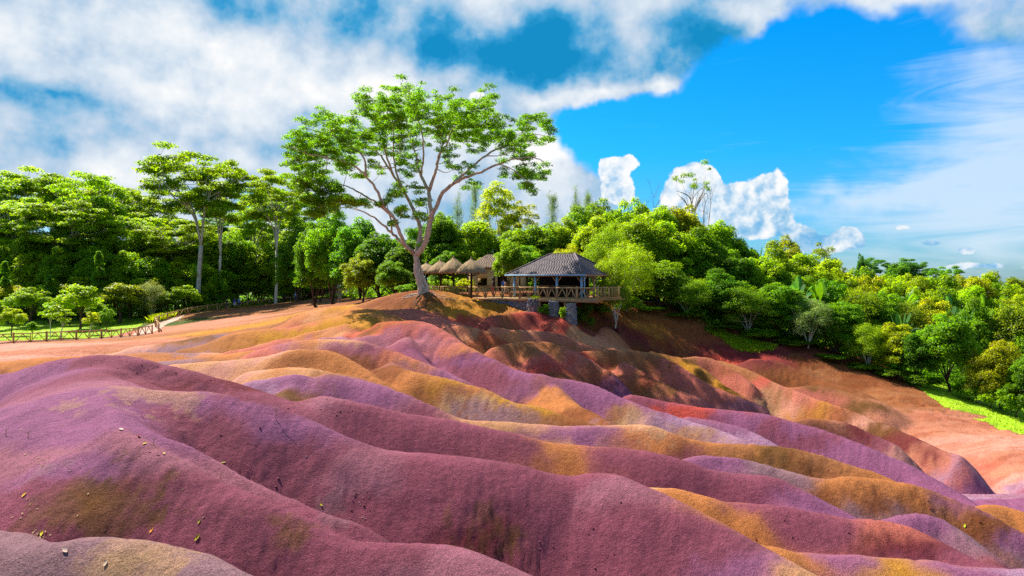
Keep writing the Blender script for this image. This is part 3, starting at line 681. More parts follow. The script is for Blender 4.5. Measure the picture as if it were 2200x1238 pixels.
for u, v, r, a in ROUGH:
    p = hit(u, v); rm = np.maximum(rm, a * np.exp(-((GX - p[0]) ** 2 * .5 + (GY - p[1]) ** 2) / (r * r)))
dune = (1 - sstep(62, 74, GY))
lump = fbm(GX * 6.5, GY * 6.5, 61, 4) - .5
crumb = fbm(GX * 15, GY * 15, 63, 3) - .5
lump2 = np.abs(fbm(GX * 3.5 + 5, GY * 4.2, 67, 4) - .5)
soft = fbm(GX * .9, GY * .9, 71, 3) - .5
rills = fbm(GX * 1.1 + GY * .5, GY * 3.5, 79, 3) - .5
GZ = GZ + dune * (soft * .10 + lump * .045 * (.35 + sstep(.8, 2.2, GD)) + rills * .03 * sstep(.6, 2.0, GD) + crumb * .045 * sstep(.5, 1.8, GD) * np.clip(22 / GY, .2, 1)) + rm * (lump * .11 - lump2 * .09) * np.clip(GY / 25, .6, 2.5)
rill = np.abs(fbm(GX * 2.6 + (fbm(GX, GY, 301, 2) - .5) * 2, GY * .8, 303, 4) - .5)
GZ = GZ - dune * .10 * (1 - sstep(.0, .035, rill)) * sstep(.7, 1.6, GD) * sstep(.45, .6, fbm(GX * .25, GY * .25, 307, 2)) * np.clip(GY / 28, .5, 1.8)
flat_ = sstep(1.5, 4.0, GD)
GZ = GZ + flat_ * (fbm(GX * .35, GY * .7, 83, 4) - .5) * .35 * dune
# small rain-cut channels that break the flanks, along traced lines
CUTS = [([(752,1030),(764,1055),(772,1085),(780,1110)],.06,.2),
        ([(885,718),(905,745),(930,765),(945,790)],.22,.4),([(795,750),(815,775),(825,800),(835,820)],.20,.4),
        ([(300,792),(340,812),(380,828),(420,838)],.24,.45),([(340,785),(400,813),(470,840)],.22,.42),([(265,805),(300,822),(340,836)],.18,.4),([(1190,775),(1200,795)],.12,.3),([(1325,780),(1320,800)],.12,.3),
        ([(770,690),(800,705),(790,718)],.25,.5),([(1860,1165),(1900,1180),(1960,1200)],.08,.2),([(1330,865),(1350,885),(1370,900)],.15,.35),([(1170,830),(1230,870),(1290,905)],.2,.45),([(690,800),(650,835),(640,855)],.2,.5),([(1560,995),(1640,1010),(1720,1050)],.12,.3),([(1100,745),(1120,765),(1130,785)],.15,.4),([(560,735),(640,722),(700,712)],.15,.5)]
for ln, dep, wid in CUTS:
    q = crom(np.array([hit(*c) for c in ln]), 6)
    best = np.full(GX.shape, 9.0)
    sub = (GX > q[:, 0].min() - 2) & (GX < q[:, 0].max() + 2) & (GY > q[:, 1].min() - 2) & (GY < q[:, 1].max() + 2)
    gx, gy = GX[sub] + (fbm(GX[sub] * 1.6, GY[sub] * 1.6, 91, 3) - .5) * .35, GY[sub] + (fbm(GX[sub] * 1.6, GY[sub] * 1.6 + 50, 93, 3) - .5) * .35
    bb = np.full(gx.shape, 9.0)
    for a, b in zip(q[:-1], q[1:]):
        ex, ey = b[0] - a[0], b[1] - a[1]
        t = np.clip(((gx - a[0]) * ex + (gy - a[1]) * ey) / (ex * ex + ey * ey + 1e-9), 0, 1)
        bb = np.minimum(bb, np.hypot(gx - a[0] - t * ex, gy - a[1] - t * ey))
    GZ[sub] -= dep * np.exp(-(bb / wid) ** 2) * (.7 + .6 * fbm(gx * 2, gy * 2, 95, 3))
# tone variation of the sand itself
tone = 1 + (fbm(GX * 2.2, GY * 2.2, 41, 5) - .5) * .30 + (fbm(GX * .4, GY * .4, 43, 3) - .5) * .25
GC = np.clip(GC * tone[..., None], 0, 1)
streak = fbm(GX * .5 + GY * .25, GY * 2.4 - GX * .2, 47, 4)
fl = (sstep(1.2, 2.5, GD) * sstep(28, 34, GY) * dune)[..., None]
GC = GC * (1 - fl * .35 * sstep(.45, .7, streak)[..., None] * np.array((.35, .8, 1.0)))

def sand_material():
    m, nt, b = new_mat('coloured_sand')
    at = nd(nt, 'ShaderNodeAttribute', attribute_name='sand')
    tc = nd(nt, 'ShaderNodeTexCoord')
    g1 = nd(nt, 'ShaderNodeTexNoise', Scale=34.0, Detail=5.0, Roughness=0.8)
    g2 = nd(nt, 'ShaderNodeTexNoise', Scale=6.0, Detail=4.0, Roughness=0.7)
    nt.links.new(tc.outputs['Object'], g1.inputs['Vector']); nt.links.new(tc.outputs['Object'], g2.inputs['Vector'])
    s1 = ramp(nt, g1.outputs[0], [(.36, (.52, .47, .47)), (.5, (1, 1, 1)), (.64, (1.38, 1.40, 1.45))])
    s2 = ramp(nt, g2.outputs[0], [(.3, (.84, .82, .84)), (.7, (1.14, 1.15, 1.12))])
    c = mixrgb(nt, 'MULTIPLY', 1.0, at.outputs['Color'], s1)
    c = mixrgb(nt, 'MULTIPLY', 1.0, c, s2)
    nt.links.new(c, b.inputs['Base Color'])
    b.inputs['Roughness'].default_value = .95
    b.inputs['Specular IOR Level'].default_value = .12
    bp = nd(nt, 'ShaderNodeBump', Strength=.9, Distance=.07)
    ad = nd(nt, 'ShaderNodeMath', operation='MULTIPLY_ADD')
    nt.links.new(g1.outputs[0], ad.inputs[0]); ad.inputs[1].default_value = .6; nt.links.new(g2.outputs[0], ad.inputs[2])
    nt.links.new(ad.outputs[0], bp.inputs['Height'])
    nt.links.new(bp.outputs[0], b.inputs['Normal'])
    return m
MAT_SAND = sand_material()
i = np.arange(NR - 1)[:, None] * NT; j = np.arange(NT - 1)[None]
quads = np.stack([i + j, i + NT + j, i + NT + j + 1, i + j + 1], -1).reshape(-1, 4)
me = mesh_np('coloured_earth', np.stack([GX, GY, GZ], -1).reshape(-1, 3), quads, smooth=True, mats=[MAT_SAND])
vcol(me, 'sand', GC.reshape(-1, 3))
tag(link('coloured_earth', me), 'rounded dunes of mauve, red and orange bare earth', None, kind='structure')

# coarse land all round, below the fine sheet inside its fan
r2 = np.r_[0.5, 4, 8, 12, 14.4, np.geomspace(16, 5000, 90)]
t2 = np.linspace(-np.pi, np.pi, 241)
R2, T2 = np.meshgrid(r2, t2, indexing='ij')
X2 = FO[0] + R2 * np.sin(T2); Y2 = FO[1] + R2 * np.cos(T2)
Z2 = base_z(X2, Y2)
inside = (np.abs(T2) < R_(48)) & (R2 > 15) & (R2 < 172)
Z2 = Z2 - np.where(inside, 3.0, 0.02)
i = np.arange(len(r2) - 1)[:, None] * 241; j = np.arange(240)[None]
me = mesh_np('terrain', np.stack([X2, Y2, Z2], -1).reshape(-1, 3), np.stack([i + j, i + 241 + j, i + 242 + j, i + j + 1], -1).reshape(-1, 4), smooth=True)
me.materials.append(surf_mat('wood_floor', (.02, .035, .008), (.05, .08, .015), .3, .95, .5, 3.0, dist=.2))
tag(link('terrain', me), kind='structure')

# ------------------------------------------------------------------ lawns, path
def in_poly(X, Y, poly):
    poly = np.asarray(poly); ins = np.zeros(X.shape, bool); n = len(poly)
    for a in range(n):
        x0, y0 = poly[a]; x1, y1 = poly[(a + 1) % n]
        c = ((y0 > Y) != (y1 > Y)) & (X < (x1 - x0) * (Y - y0) / (y1 - y0 + 1e-12) + x0)
        ins ^= c
    return ins
def sheet(name, poly, mat, lift, rag=.3, label=None):
    """the cells of the ground inside a polygon, lifted a little"""
    wx = (fbm(GX * .8, GY * .8, 201, 4) - .5) * 4 * rag; wy = (fbm(GX * .8 + 9, GY * .8, 203, 4) - .5) * 4 * rag
    ins = in_poly(GX + wx, GY + wy, poly)
    cell = ins[:-1, :-1] & ins[1:, :-1] & ins[:-1, 1:] & ins[1:, 1:]
    i, j = np.nonzero(cell); a = i * NT + j
    q = np.stack([a, a + NT, a + NT + 1, a + 1], -1)
    used, inv = np.unique(q.ravel(), return_inverse=True)
    v = np.stack([GX, GY, GZ + lift], -1).reshape(-1, 3)[used]
    me = mesh_np(name, v, inv.reshape(-1, 4), smooth=True, mats=[mat])
    return tag(link(name, me), label, kind='structure'), v
GRASS_M = surf_mat('lawn_grass', lin(70, 112, 14), lin(140, 168, 26), .5, .9, .9, 6.0, dist=.06, c3=lin(100, 148, 12))
PATH_M = surf_mat('pale_path', lin(150, 118, 100), lin(186, 158, 138), .8, .95, .3, 20, dist=.01)
left_lawn = [(-110,70),(-72,68.5),(-64,73.6),(-56,78.2),(-50.6,82),(-50,86),(-51,92),(-53,98),(-56,106),(-58,114),(-62,122),(-70,126),(-110,124)]
_, lawn_v1 = sheet('lawn', left_lawn, GRASS_M, .02, .18, 'bright green mown lawn with young trees behind the fence')
rl = [hit(u, v)[:2] for u, v in [(2035,878),(2075,887),(2108,896),(2097,904),(2125,914),(2165,928),(2210,942),(2330,975)]]
right_lawn = rl + [(70, 66), (55, 72), (44, 70), (36, 66)]
_, lawn_v2 = sheet('lawn', right_lawn, GRASS_M, .02, .28, 'bright grass strip at the right edge of the bare earth')
bank = [hit(u, v)[:2] for u, v in [(1515,712),(1560,738),(1600,755),(1650,757),(1660,742),(1600,728),(1550,712)]]
_, lawn_v3 = sheet('grass_bank', bank, GRASS_M, .02, .25, 'small bright grass slope under the right wood')
FENCE_NEAR = [P(u, v, d)[:2] for u, v, d in [(-150,742,66),(-60,740,69),(29,737,72.5),(100,734,75),(164,731,77.4),(218,727,79.6),(260,724,81.6),(297,720,83.6),(327,717,85.4)]]
FENCE_FAR = [P(u, 0, d)[:2] for u, d in [(341,86.5),(341,89),(334,93),(333,96.5),(342,99.5),(360,101.5),(383,104),(404,106),(425,108),(446,110),(467,112),(488,114),(510,116),(532,117.5),(555,119),(578,120.5),(601,121.8),(624,122.6),(648,123),(672,123),(696,122.4),(720,121),(742,119),(764,117),(786,115)]]
cl_ = [FENCE_NEAR[0] + (0, 1.2)] + [np.array(p) + (-.5, 1.2) for p in FENCE_NEAR[1:-1]] + [(-46.8, 86.6), (-47.8, 90), (-49.6, 95), (-50, 99)] + [np.array(p) + (-.9, 1.4) for p in FENCE_FAR[6:]]
cl_ = crom(np.array(cl_, float), 6); tg_ = np.gradient(cl_, axis=0); tg_ /= np.linalg.norm(tg_, axis=1)[:, None]; nn_ = np.c_[-tg_[:, 1], tg_[:, 0]]
hw_ = np.interp(np.arange(len(cl_)), [0, 40, 52, 66, 80, len(cl_)], [.75, .75, 1.5, 1.7, 1.0, .8])[:, None]
path_poly = np.concatenate([cl_ + nn_ * hw_, (cl_ - nn_ * hw_)[::-1]])
sheet('path', path_poly, PATH_M, .04, .02, 'pale walking path behind the wooden fence')

def blades(name, pts, n, h, w, col, rng, label, lean=.35):
    """loose blades of grass on the given ground points"""
    k = rng.integers(0, len(pts), n); b = pts[k] + np.c_[rng.normal(size=(n, 2)) * .15, np.zeros(n)]
    b[:, 2] = gz(b[:, 0], b[:, 1])
    H = h * rng.uniform(.5, 1.3, n)[:, None]; a = rng.uniform(0, 6.28, n); s = np.c_[np.cos(a), np.sin(a), np.zeros(n)] * w
    ln = np.c_[rng.normal(size=(n, 2)) * lean, np.ones(n)]
    v = np.stack([b - s, b + s, b + s * .6 + ln * H * .6, b + ln * H * np.array((1.5, 1.5, 1))], 1).reshape(-1, 3)
    me = mesh_np(name, v, np.arange(n * 4).reshape(-1, 4))
    vcol(me, 'tint', np.repeat(np.c_[rng.random(n), rng.random(n) * .6, rng.random(n)], 4, 0))
    o = link(name, me); o.color = (*col, 1)
    return tag(o, label, kind='stuff')

# ------------------------------------------------------------------ vegetation
def leaf_material():
    m, nt, b = new_mat('leaf')
    oi = nd(nt, 'ShaderNodeObjectInfo'); at = nd(nt, 'ShaderNodeAttribute', attribute_name='tint')
    sp = nd(nt, 'ShaderNodeSeparateColor'); nt.links.new(at.outputs['Color'], sp.inputs[0])
    yel = mixrgb(nt, 'MULTIPLY', 1.0, oi.outputs['Color'], (1.35, 1.08, .6))
    c = mixrgb(nt, 'MIX', sp.outputs[1], oi.outputs['Color'], yel)
    mr = nd(nt, 'ShaderNodeMapRange'); mr.inputs[3].default_value = .55; mr.inputs[4].default_value = 1.45
    nt.links.new(sp.outputs[0], mr.inputs[0])
    vm = nd(nt, 'ShaderNodeVectorMath', operation='SCALE'); nt.links.new(c, vm.inputs[0]); nt.links.new(mr.outputs[0], vm.inputs['Scale'])
    nt.links.new(vm.outputs[0], b.inputs['Base Color'])
    b.inputs['Roughness'].default_value = .45; b.inputs['Specular IOR Level'].default_value = .28
    tr = nd(nt, 'ShaderNodeBsdfTranslucent')
    tcol = mixrgb(nt, 'MULTIPLY', 1.0, vm.outputs[0], (1.35, 1.25, .4))
    nt.links.new(tcol, tr.inputs[0])
    mx = nd(nt, 'ShaderNodeMixShader'); mx.inputs[0].default_value = .66
    nt.links.new(b.outputs[0], mx.inputs[1]); nt.links.new(tr.outputs[0], mx.inputs[2])
    nt.links.new(mx.outputs[0], nt.nodes['Material Output'].inputs[0])
    return m
LEAF = leaf_material()
BARK_PALE = surf_mat('bark_pale', lin(150, 126, 108), lin(206, 182, 160), 2.2, .85, .8, 9, (1, 1, .3), dist=.04, c3=lin(96, 80, 64))
BARK_DARK = surf_mat('bark_dark', lin(62, 46, 34), lin(104, 82, 62), 4.0, .9, .6, 12, (1, 1, .35), dist=.03)
BARK_GREY = surf_mat('bark_grey', lin(150, 140, 124), lin(196, 188, 170), 4.0, .85, .5, 12, (1, 1, .4), dist=.02, c3=lin(120, 108, 92))
BARK_DEAD = surf_mat('bark_dead', lin(84, 66, 52), lin(150, 128, 104), 4.0, .9, .4, 12, (1, 1, .35), dist=.02)

def leaf_arrays(pos, nrm, length, width, rng, axis=None, fold=.25):
    n = len(pos)
    nrm = nrm / (np.linalg.norm(nrm, axis=1)[:, None] + 1e-9)
    a = rng.normal(size=(n, 3)) if axis is None else axis + rng.normal(size=(n, 3)) * .35
    a = a - nrm * (a * nrm).sum(1)[:, None]; a /= np.linalg.norm(a, axis=1)[:, None] + 1e-9
    b = np.cross(nrm, a)
    L = (length * rng.uniform(.65, 1.35, n))[:, None]; W = (width * rng.uniform(.65, 1.35, n))[:, None]
    mid = pos + a * L * .1
    v = np.stack([pos - a * L * .5, mid + b * W * .5 + nrm * W * fold, pos + a * L * .5 - nrm * L * .12, mid - b * W * .5 + nrm * W * fold], 1)
    return v.reshape(-1, 3)

def crown_mesh(name, clumps, per, size, rng, aspect=.5, up=.55, shell=.45, low=-.45):
    """clumps: rows of (x, y, z, rx, rz). Leaves sit mostly in the outer, upper shell of each clump."""
    cl = np.asarray(clumps, float); n = len(cl)
    wgt = (cl[:, 3] ** 2); cnt = np.maximum(6, (per * n * wgt / wgt.sum())).astype(int)
    idx = np.repeat(np.arange(n), cnt); N = len(idx)
    d = rng.normal(size=(N, 3)); d /= np.linalg.norm(d, axis=1)[:, None]
    bad = d[:, 2] < low; d[bad, 2] *= -1
    rad = shell + (1 - shell) * rng.random(N) ** .5
    rad *= 1 + .25 * rng.normal(size=N).clip(-1.5, 1.5) * .5
    c = cl[idx]
    pos = c[:, :3] + d * np.c_[c[:, 3], c[:, 3], c[:, 4]] * rad[:, None]
    nrm = d * .55 + np.array((0, 0, up)) + rng.normal(size=(N, 3)) * .45
    v = leaf_arrays(pos, nrm, size, size * aspect, rng)
    me = mesh_np(name, v, np.arange(N * 4).reshape(-1, 4), mats=[LEAF])
    ct = rng.random(n)[idx]; ch = rng.random(n)[idx]
    br = np.clip(.5 + (ct - .5) * .5 + rng.normal(size=N) * .22, 0, 1); hu = np.clip(ch * .5 + rng.normal(size=N) * .25, 0, 1)
    vcol(me, 'tint', np.repeat(np.c_[br, hu, rng.random(N)], 4, 0))
    return me

class Skel:
    """skeleton of limbs: tubes plus nodes that twigs can start from"""
    def __init__(s, rng): s.mb = MB(); s.nodes, s.nr = [], []; s.rng = rng
    def limb(s, pts, r0, r1, n=7, wob=.08, res=4, jit=0.0):
        p = crom(np.asarray(pts, float), res)
        if jit: p[1:-1] += s.rng.normal(size=(len(p) - 2, 3)) * jit
        r = np.linspace(r0, r1, len(p)) if np.isscalar(r0) else np.interp(np.linspace(0, 1, len(p)), np.linspace(0, 1, len(r0)), r0)
        s.mb.tube(p, r, n, True, wob, s.rng)
        s.nodes += list(p[1:]); s.nr += list(r[1:])
        return p
    def twigs(s, targets, rmax=.05, rmin=.012, lower=True, n=4, share=1.0):
        """each target joined to the nearest node, growing outwards"""
        nodes = np.array(s.nodes); nr = np.array(s.nr)
        order = np.argsort([np.min(((nodes - t) ** 2).sum(1)) for t in targets])
        for k in order:
            if s.rng.random() > share: continue
            t = np.asarray(targets[k], float)
            nodes = np.array(s.nodes); nr = np.array(s.nr)
            dz = nodes[:, 2] - t[2]
            c = ((nodes - t) ** 2).sum(1) * np.where(dz > -.1, 3.0, 1.0) if lower else ((nodes - t) ** 2).sum(1)
            i = int(np.argmin(c)); a = nodes[i]; L = np.linalg.norm(t - a)
            if L < .15: continue
            mid = (a + t) / 2 + np.array((0, 0, -.10 * L)) + s.rng.normal(size=3) * .06 * L
            p = crom(np.array([a, mid, t]), 3)
            r0 = min(rmax * (0.6 + L * .12), nr[i] * .7); r0 = max(r0, rmin)
            r = np.linspace(r0, rmin, len(p))
            s.mb.tube(p, r, n, False, 0, s.rng)
            s.nodes += list(p[2:]); s.nr += list(r[2:])
    def mesh(s, name, mat): return s.mb.mesh(name, mat, True)

def ell_points(n, c, r, rng, shell=.7, lo=-1.0, hi=1.0):
    out = []
    while len(out) < n:
        d = rng.normal(size=3); d /= np.linalg.norm(d)
        if not lo <= d[2] <= hi: continue
        out.append(np.asarray(c) + d * np.asarray(r) * (shell + (1 - shell) * rng.random()))
    return np.array(out)

def lumpy_crown(n, c, r, rng, cr, flat=.7, lo=-.6, inner=.25, shell=.75):
    """clumps over an ellipsoid whose outline is broken by big lobes"""
    lob = rng.normal(size=(9, 3)); lob /= np.linalg.norm(lob, axis=1)[:, None]; la = rng.uniform(.75, 1.18, 9)
    p = ell_points(n, (0, 0, 0), (1, 1, 1), rng, shell, lo)
    dirs = p / (np.linalg.norm(p, axis=1)[:, None] + 1e-9)
    k = np.argmax(dirs @ lob.T, 1)
    p = p * la[k][:, None]
    ins = rng.random(n) < inner; p[ins] *= rng.uniform(.3, .8, ins.sum())[:, None]
    p = np.asarray(c) + p * np.asarray(r)
    s = rng.uniform(.7, 1.3, n) * cr
    return np.c_[p, s, s * flat]

def v_broad(seed, H=8.0, R=3.0, zlo=1.6, n=70, per=170, size=.27, cr=.85, trunk=.16, mat=None, flat=.75, forks=5, aspect=.5):
    rng = np.random.default_rng(seed); sk = Skel(rng)
    zc = (zlo + H) / 2
    cl = lumpy_crown(n, (0, 0, zc), (R * .85, R * .85, (H - zlo) / 2 * .92), rng, cr, flat)
    th = zlo * .8 + .4
    top = np.array((rng.normal() * .15, rng.normal() * .15, th))
    sk.limb([(0, 0, -.4), (rng.normal() * .08, rng.normal() * .08, th * .5), top], [trunk * 1.3, trunk, trunk * .8], None, 8)
    for k in range(forks):
        a = k / forks * 6.28 + rng.normal() * .4; q = R * rng.uniform(.4, .65); zt = zc + (H - zc) * rng.uniform(-.2, .5)
        sk.limb([top, top + ((q * .35) * math.cos(a), (q * .35) * math.sin(a), (zt - th) * .45), (q * math.cos(a), q * math.sin(a), zt)], trunk * .6, trunk * .18, 6)
    sk.twigs(cl[:, :3], trunk * .3, .015, share=.7)
    return sk.mesh('trunk', mat or BARK_DARK), crown_mesh('crown', cl, per, size, rng, aspect), H, R * 2

def v_umbrella(seed, H=22.0, R=8.0, fork=.42, n=80, per=150, size=.42, layers=3, mat=None, lean=0.0, two=False):
    rng = np.random.default_rng(seed); sk = Skel(rng)
    cl = []
    for k in range(n):
        L = rng.integers(0, layers); a = rng.uniform(0, 6.28)
        rad = R * (1 - .14 * L) * math.sqrt(rng.random()) * (.95 if L == 0 else 1.0)
        z = H * (1 - .13 * L) - (rad / R) ** 2 * H * .13 - rng.random() * H * .035
        s = R * .17 * rng.uniform(.7, 1.35)
        cl.append((rad * math.cos(a), rad * math.sin(a), z, s, s * .27))
    cl = np.array(cl)
    # arms of foliage: gather clumps towards a few sprays so that sky shows between
    arms = 9; aa = rng.uniform(0, 6.28, arms); ar = R * rng.uniform(.45, .8, arms)
    ctr = np.c_[np.cos(aa) * ar, np.sin(aa) * ar]; ctr[0] = 0
    j = np.argmin(((cl[:, None, :2] - ctr[None]) ** 2).sum(-1), 1)
    cl[:, :2] = cl[:, :2] * .62 + ctr[j] * .38 + rng.normal(size=(n, 2)) * R * .03
    cl[:, 2] += rng.normal(size=arms)[j] * H * .03
    cl[:, 2] += H - cl[:, 2].max()
    tr = H * .013
    ft = np.array((lean * H * fork, rng.normal() * .3, H * fork))
    sk.limb([(0, 0, -.5), (lean * H * fork * .4, rng.normal() * .2, H * fork * .5), ft], [tr * 1.5, tr * 1.05, tr * .9], None, 8)
    stems = 3 if not two else 2
    for k in range(stems + 2):
        a = k / (stems + 2) * 6.28 + rng.normal() * .4
        q = R * (.25 if k < 2 else .5) * rng.uniform(.8, 1.2); zt = H * rng.uniform(.80, .88)
        b = ft + ((q * .25) * math.cos(a), (q * .25) * math.sin(a), (zt - ft[2]) * .5)
        e = np.array((q * math.cos(a), q * math.sin(a), zt))
        sk.limb([ft, b, e], tr * .62, tr * .2, 6)
        for m in range(3):
            a2 = a + rng.normal() * .7; q2 = R * rng.uniform(.55, .9)
            sk.limb([b + (e - b) * rng.uniform(0, .5), (b + e) / 2 + (q2 * .3 * math.cos(a2), q2 * .3 * math.sin(a2), .6), (q2 * math.cos(a2), q2 * math.sin(a2), H * rng.uniform(.76, .86))], tr * .3, tr * .1, 5)
    sk.twigs(cl[:, :3], .07, .02, share=.9)
    return sk.mesh('trunk', mat or BARK_GREY), crown_mesh('crown', cl, per, size, rng, .5, .9, .1, -.9), H, R * 2

def v_column(seed, H=6.0, R=1.2, n=46, per=110, size=.22):
    rng = np.random.default_rng(seed); sk = Skel(rng)
    z = rng.uniform(.14, 1, n) ** .8
    cl = []
    for t in z:
        a = rng.uniform(0, 6.28); r = R * (1 - t) ** .7 * rng.uniform(.45, 1.0)
        s = R * .36 * rng.uniform(.8, 1.2) * (1.15 - .5 * t)
        cl.append((r * math.cos(a), r * math.sin(a), H * t * .96, s, s * .7))
    sk.limb([(0, 0, -.3), (.05, .03, H * .5), (0, 0, H * .93)], .09, .02, 7)
    sk.twigs(np.array(cl)[:, :3], .03, .012, lower=False)
    return sk.mesh('trunk', BARK_DARK), crown_mesh('crown', cl, per, size, rng, .45), H, R * 2

def v_casuarina(seed, H=14.0, R=1.9):
    rng = np.random.default_rng(seed); sk = Skel(rng)
    sk.limb([(0, 0, -.3), (.15, .1, H * .5), (.1, 0, H * .97)], .16, .02, 7)
    pos, ax = [], []
    for k in range(60):
        t = rng.uniform(.2, .98); a = rng.uniform(0, 6.28); L = R * (1.05 - t) ** .6 * rng.uniform(.6, 1.15) + .25
        b = np.array((.1, 0, H * t)); e = b + np.array((math.cos(a) * L, math.sin(a) * L, L * rng.uniform(.4, 1.1)))
        p = sk.limb([b, (b + e) / 2 + (0, 0, -.1 * L), e], .025, .008, 4, 0, 3)
        m = 60
        f = rng.uniform(.15, 1.05, m)
        pos.append(b + (e - b) * f[:, None] + rng.normal(size=(m, 3)) * .30)
        ax.append(np.tile((e - b) / np.linalg.norm(e - b) * .6 + np.array((0, 0, .45)), (m, 1)))
    pos = np.concatenate(pos); ax = np.concatenate(ax); N = len(pos)
    v = leaf_arrays(pos, rng.normal(size=(N, 3)), .62, .035, rng, ax, 0)
    me = mesh_np('crown', v, np.arange(N * 4).reshape(-1, 4), mats=[LEAF])
    vcol(me, 'tint', np.repeat(np.c_[rng.random(N), rng.random(N) * .3, rng.random(N)], 4, 0))
    return sk.mesh('trunk', BARK_DARK), me, H, R * 2

def frond_arrays(base, dirn, L, W, rng, seg=7, sag=.5, pairs=0, stalk=.25):
    """one leaf blade arching out; pairs>0 cuts it into leaflets"""
    d = np.asarray(dirn, float); d /= np.linalg.norm(d)
    t = np.linspace(0, 1, seg + 1)
    pts = np.asarray(base) + d * (t * L)[:, None] + np.array((0, 0, -1.0)) * (sag * L * t ** 2.2)[:, None]
    tg = np.gradient(pts, axis=0); tg /= np.linalg.norm(tg, axis=1)[:, None]
    side = np.cross(tg, (0, 0, 1.0)); side /= np.linalg.norm(side, axis=1)[:, None] + 1e-9
    tw = rng.uniform(-.5, .5); up = np.cross(side, tg); side = side * math.cos(tw) + up * math.sin(tw)
    V, Q = [], []
    if pairs:
        for k in range(pairs):
            f = stalk + (1 - stalk) * (k + .5) / pairs
            i = min(int(f * seg), seg - 1); a = f * seg - i
            p = pts[i] * (1 - a) + pts[i + 1] * a
            ln = W * math.sin(math.pi * (.12 + .82 * f)) ** .7
            for sg in (-1, 1):
                s_ = side[i] * sg + tg[i] * .75; s_ /= np.linalg.norm(s_)
                tip = p + s_ * ln + np.array((0, 0, -.35 * ln)); w = tg[i] * .045 * L * .35
                n0 = len(V); V += [p - w, p + (tip - p) * .5 - w * .9 + np.array((0, 0, .05 * ln)), tip, p + (tip - p) * .5 + w * .9 + np.array((0, 0, .05 * ln))]
                Q.append((n0, n0 + 1, n0 + 2, n0 + 3))
    else:
        prof = np.where(t < stalk, .03, np.sin(np.pi * np.clip((t - stalk) / (1 - stalk), 0.02, .97)) ** .55) * W
        for i in range(seg):
            n0 = len(V); tear = rng.uniform(.72, 1.0, 2)
            V += [pts[i] - side[i] * prof[i] * tear[0], pts[i], pts[i] + side[i] * prof[i] * tear[1], pts[i + 1] - side[i + 1] * prof[i + 1] * tear[0] * .97, pts[i + 1], pts[i + 1] + side[i + 1] * prof[i + 1] * tear[1] * .97]
            for kk in (0, 2, 3, 5): V[n0 + kk] = V[n0 + kk] + np.array((0, 0, .22 * prof[i]))
            Q += [(n0, n0 + 1, n0 + 4, n0 + 3), (n0 + 1, n0 + 2, n0 + 5, n0 + 4)]
    return np.array(V), np.array(Q)

def v_palm(seed, kind='traveller'):
    rng = np.random.default_rng(seed); sk = Skel(rng); H = 7.0
    V, Q, n0 = [], [], 0
    if kind == 'traveller':            # fan of paddle leaves in one plane
        th = 2.6
        sk.limb([(0, 0, -.3), (.1, 0, th * .5), (0, 0, th)], .17, .15, 8)
        for k, a in enumerate(np.linspace(-1.15, 1.15, 15)):
            d = (math.sin(a), rng.normal() * .12, math.cos(a))
            v, q = frond_arrays((0, 0, th - .2), d, 4.4 * rng.uniform(.85, 1.1), .42, rng, 9, .16 + .25 * abs(a), 0, .42)
            V.append(v); Q.append(q + n0); n0 += len(v)
        W = 6.5
    elif kind == 'feather':            # feather palm
        th = 4.2
        sk.limb([(0, 0, -.3), (.15, 0, th * .5), (0, 0, th)], .16, .12, 8)
        for k in range(20):
            a = k * 2.4; e = rng.uniform(-.1, 1.2)
            v, q = frond_arrays((0, 0, th), (math.cos(a) * math.cos(e), math.sin(a) * math.cos(e), math.sin(e)), 3.2 * rng.uniform(.8, 1.1), .75, rng, 8, .55, 26, .12)
            V.append(v); Q.append(q + n0); n0 += len(v)
        W = 5.5
    else:                              # banana-like clump
        H = 5.0
        for s_ in range(3):
            o = rng.normal(size=2) * .5
            sk.limb([(o[0], o[1], -.2), (o[0] * 1.1, o[1], 1.8)], .13, .08, 8)
            for k in range(7):
                a = k * .9 + rng.random(); e = rng.uniform(.5, 1.35)
                v, q = frond_arrays((o[0], o[1], 1.7), (math.cos(a) * math.cos(e), math.sin(a) * math.cos(e), math.sin(e)), 3.0 * rng.uniform(.8, 1.1), .36, rng, 8, .35, 0, .12)
                V.append(v); Q.append(q + n0); n0 += len(v)
        W = 4.5
    V = np.concatenate(V); me = mesh_np('fronds', V, np.concatenate(Q), mats=[LEAF])
    N = len(V); vcol(me, 'tint', np.c_[np.repeat(rng.random(N // 2 + 1), 2)[:N] * .5 + .25, rng.random(N) * .25, rng.random(N)])
    return sk.mesh('trunk', BARK_DARK), me, H, W

def v_dead(seed, H=9.0):
    rng = np.random.default_rng(seed); sk = Skel(rng)
    def grow(p, d, L, r, lev):
        e = p + d * L; m = (p + e) / 2 + rng.normal(size=3) * .06 * L
        sk.limb([p, m, e], r, r * .55, 6 if lev < 2 else 4, 0, 3)
        if lev >= 4: return
        for k in range(rng.integers(2, 4)):
            nd_ = d + rng.normal(size=3) * .55; nd_[2] = abs(nd_[2]) * .8 + .15; nd_ /= np.linalg.norm(nd_)
            grow(e, nd_, L * rng.uniform(.5, .75), r * .5, lev + 1)
    grow(np.array((0, 0, -.4)), np.array((.12, .05, 1.0)), H * .42, .14, 0)
    return sk.mesh('trunk', BARK_DEAD), None, H, H * .5

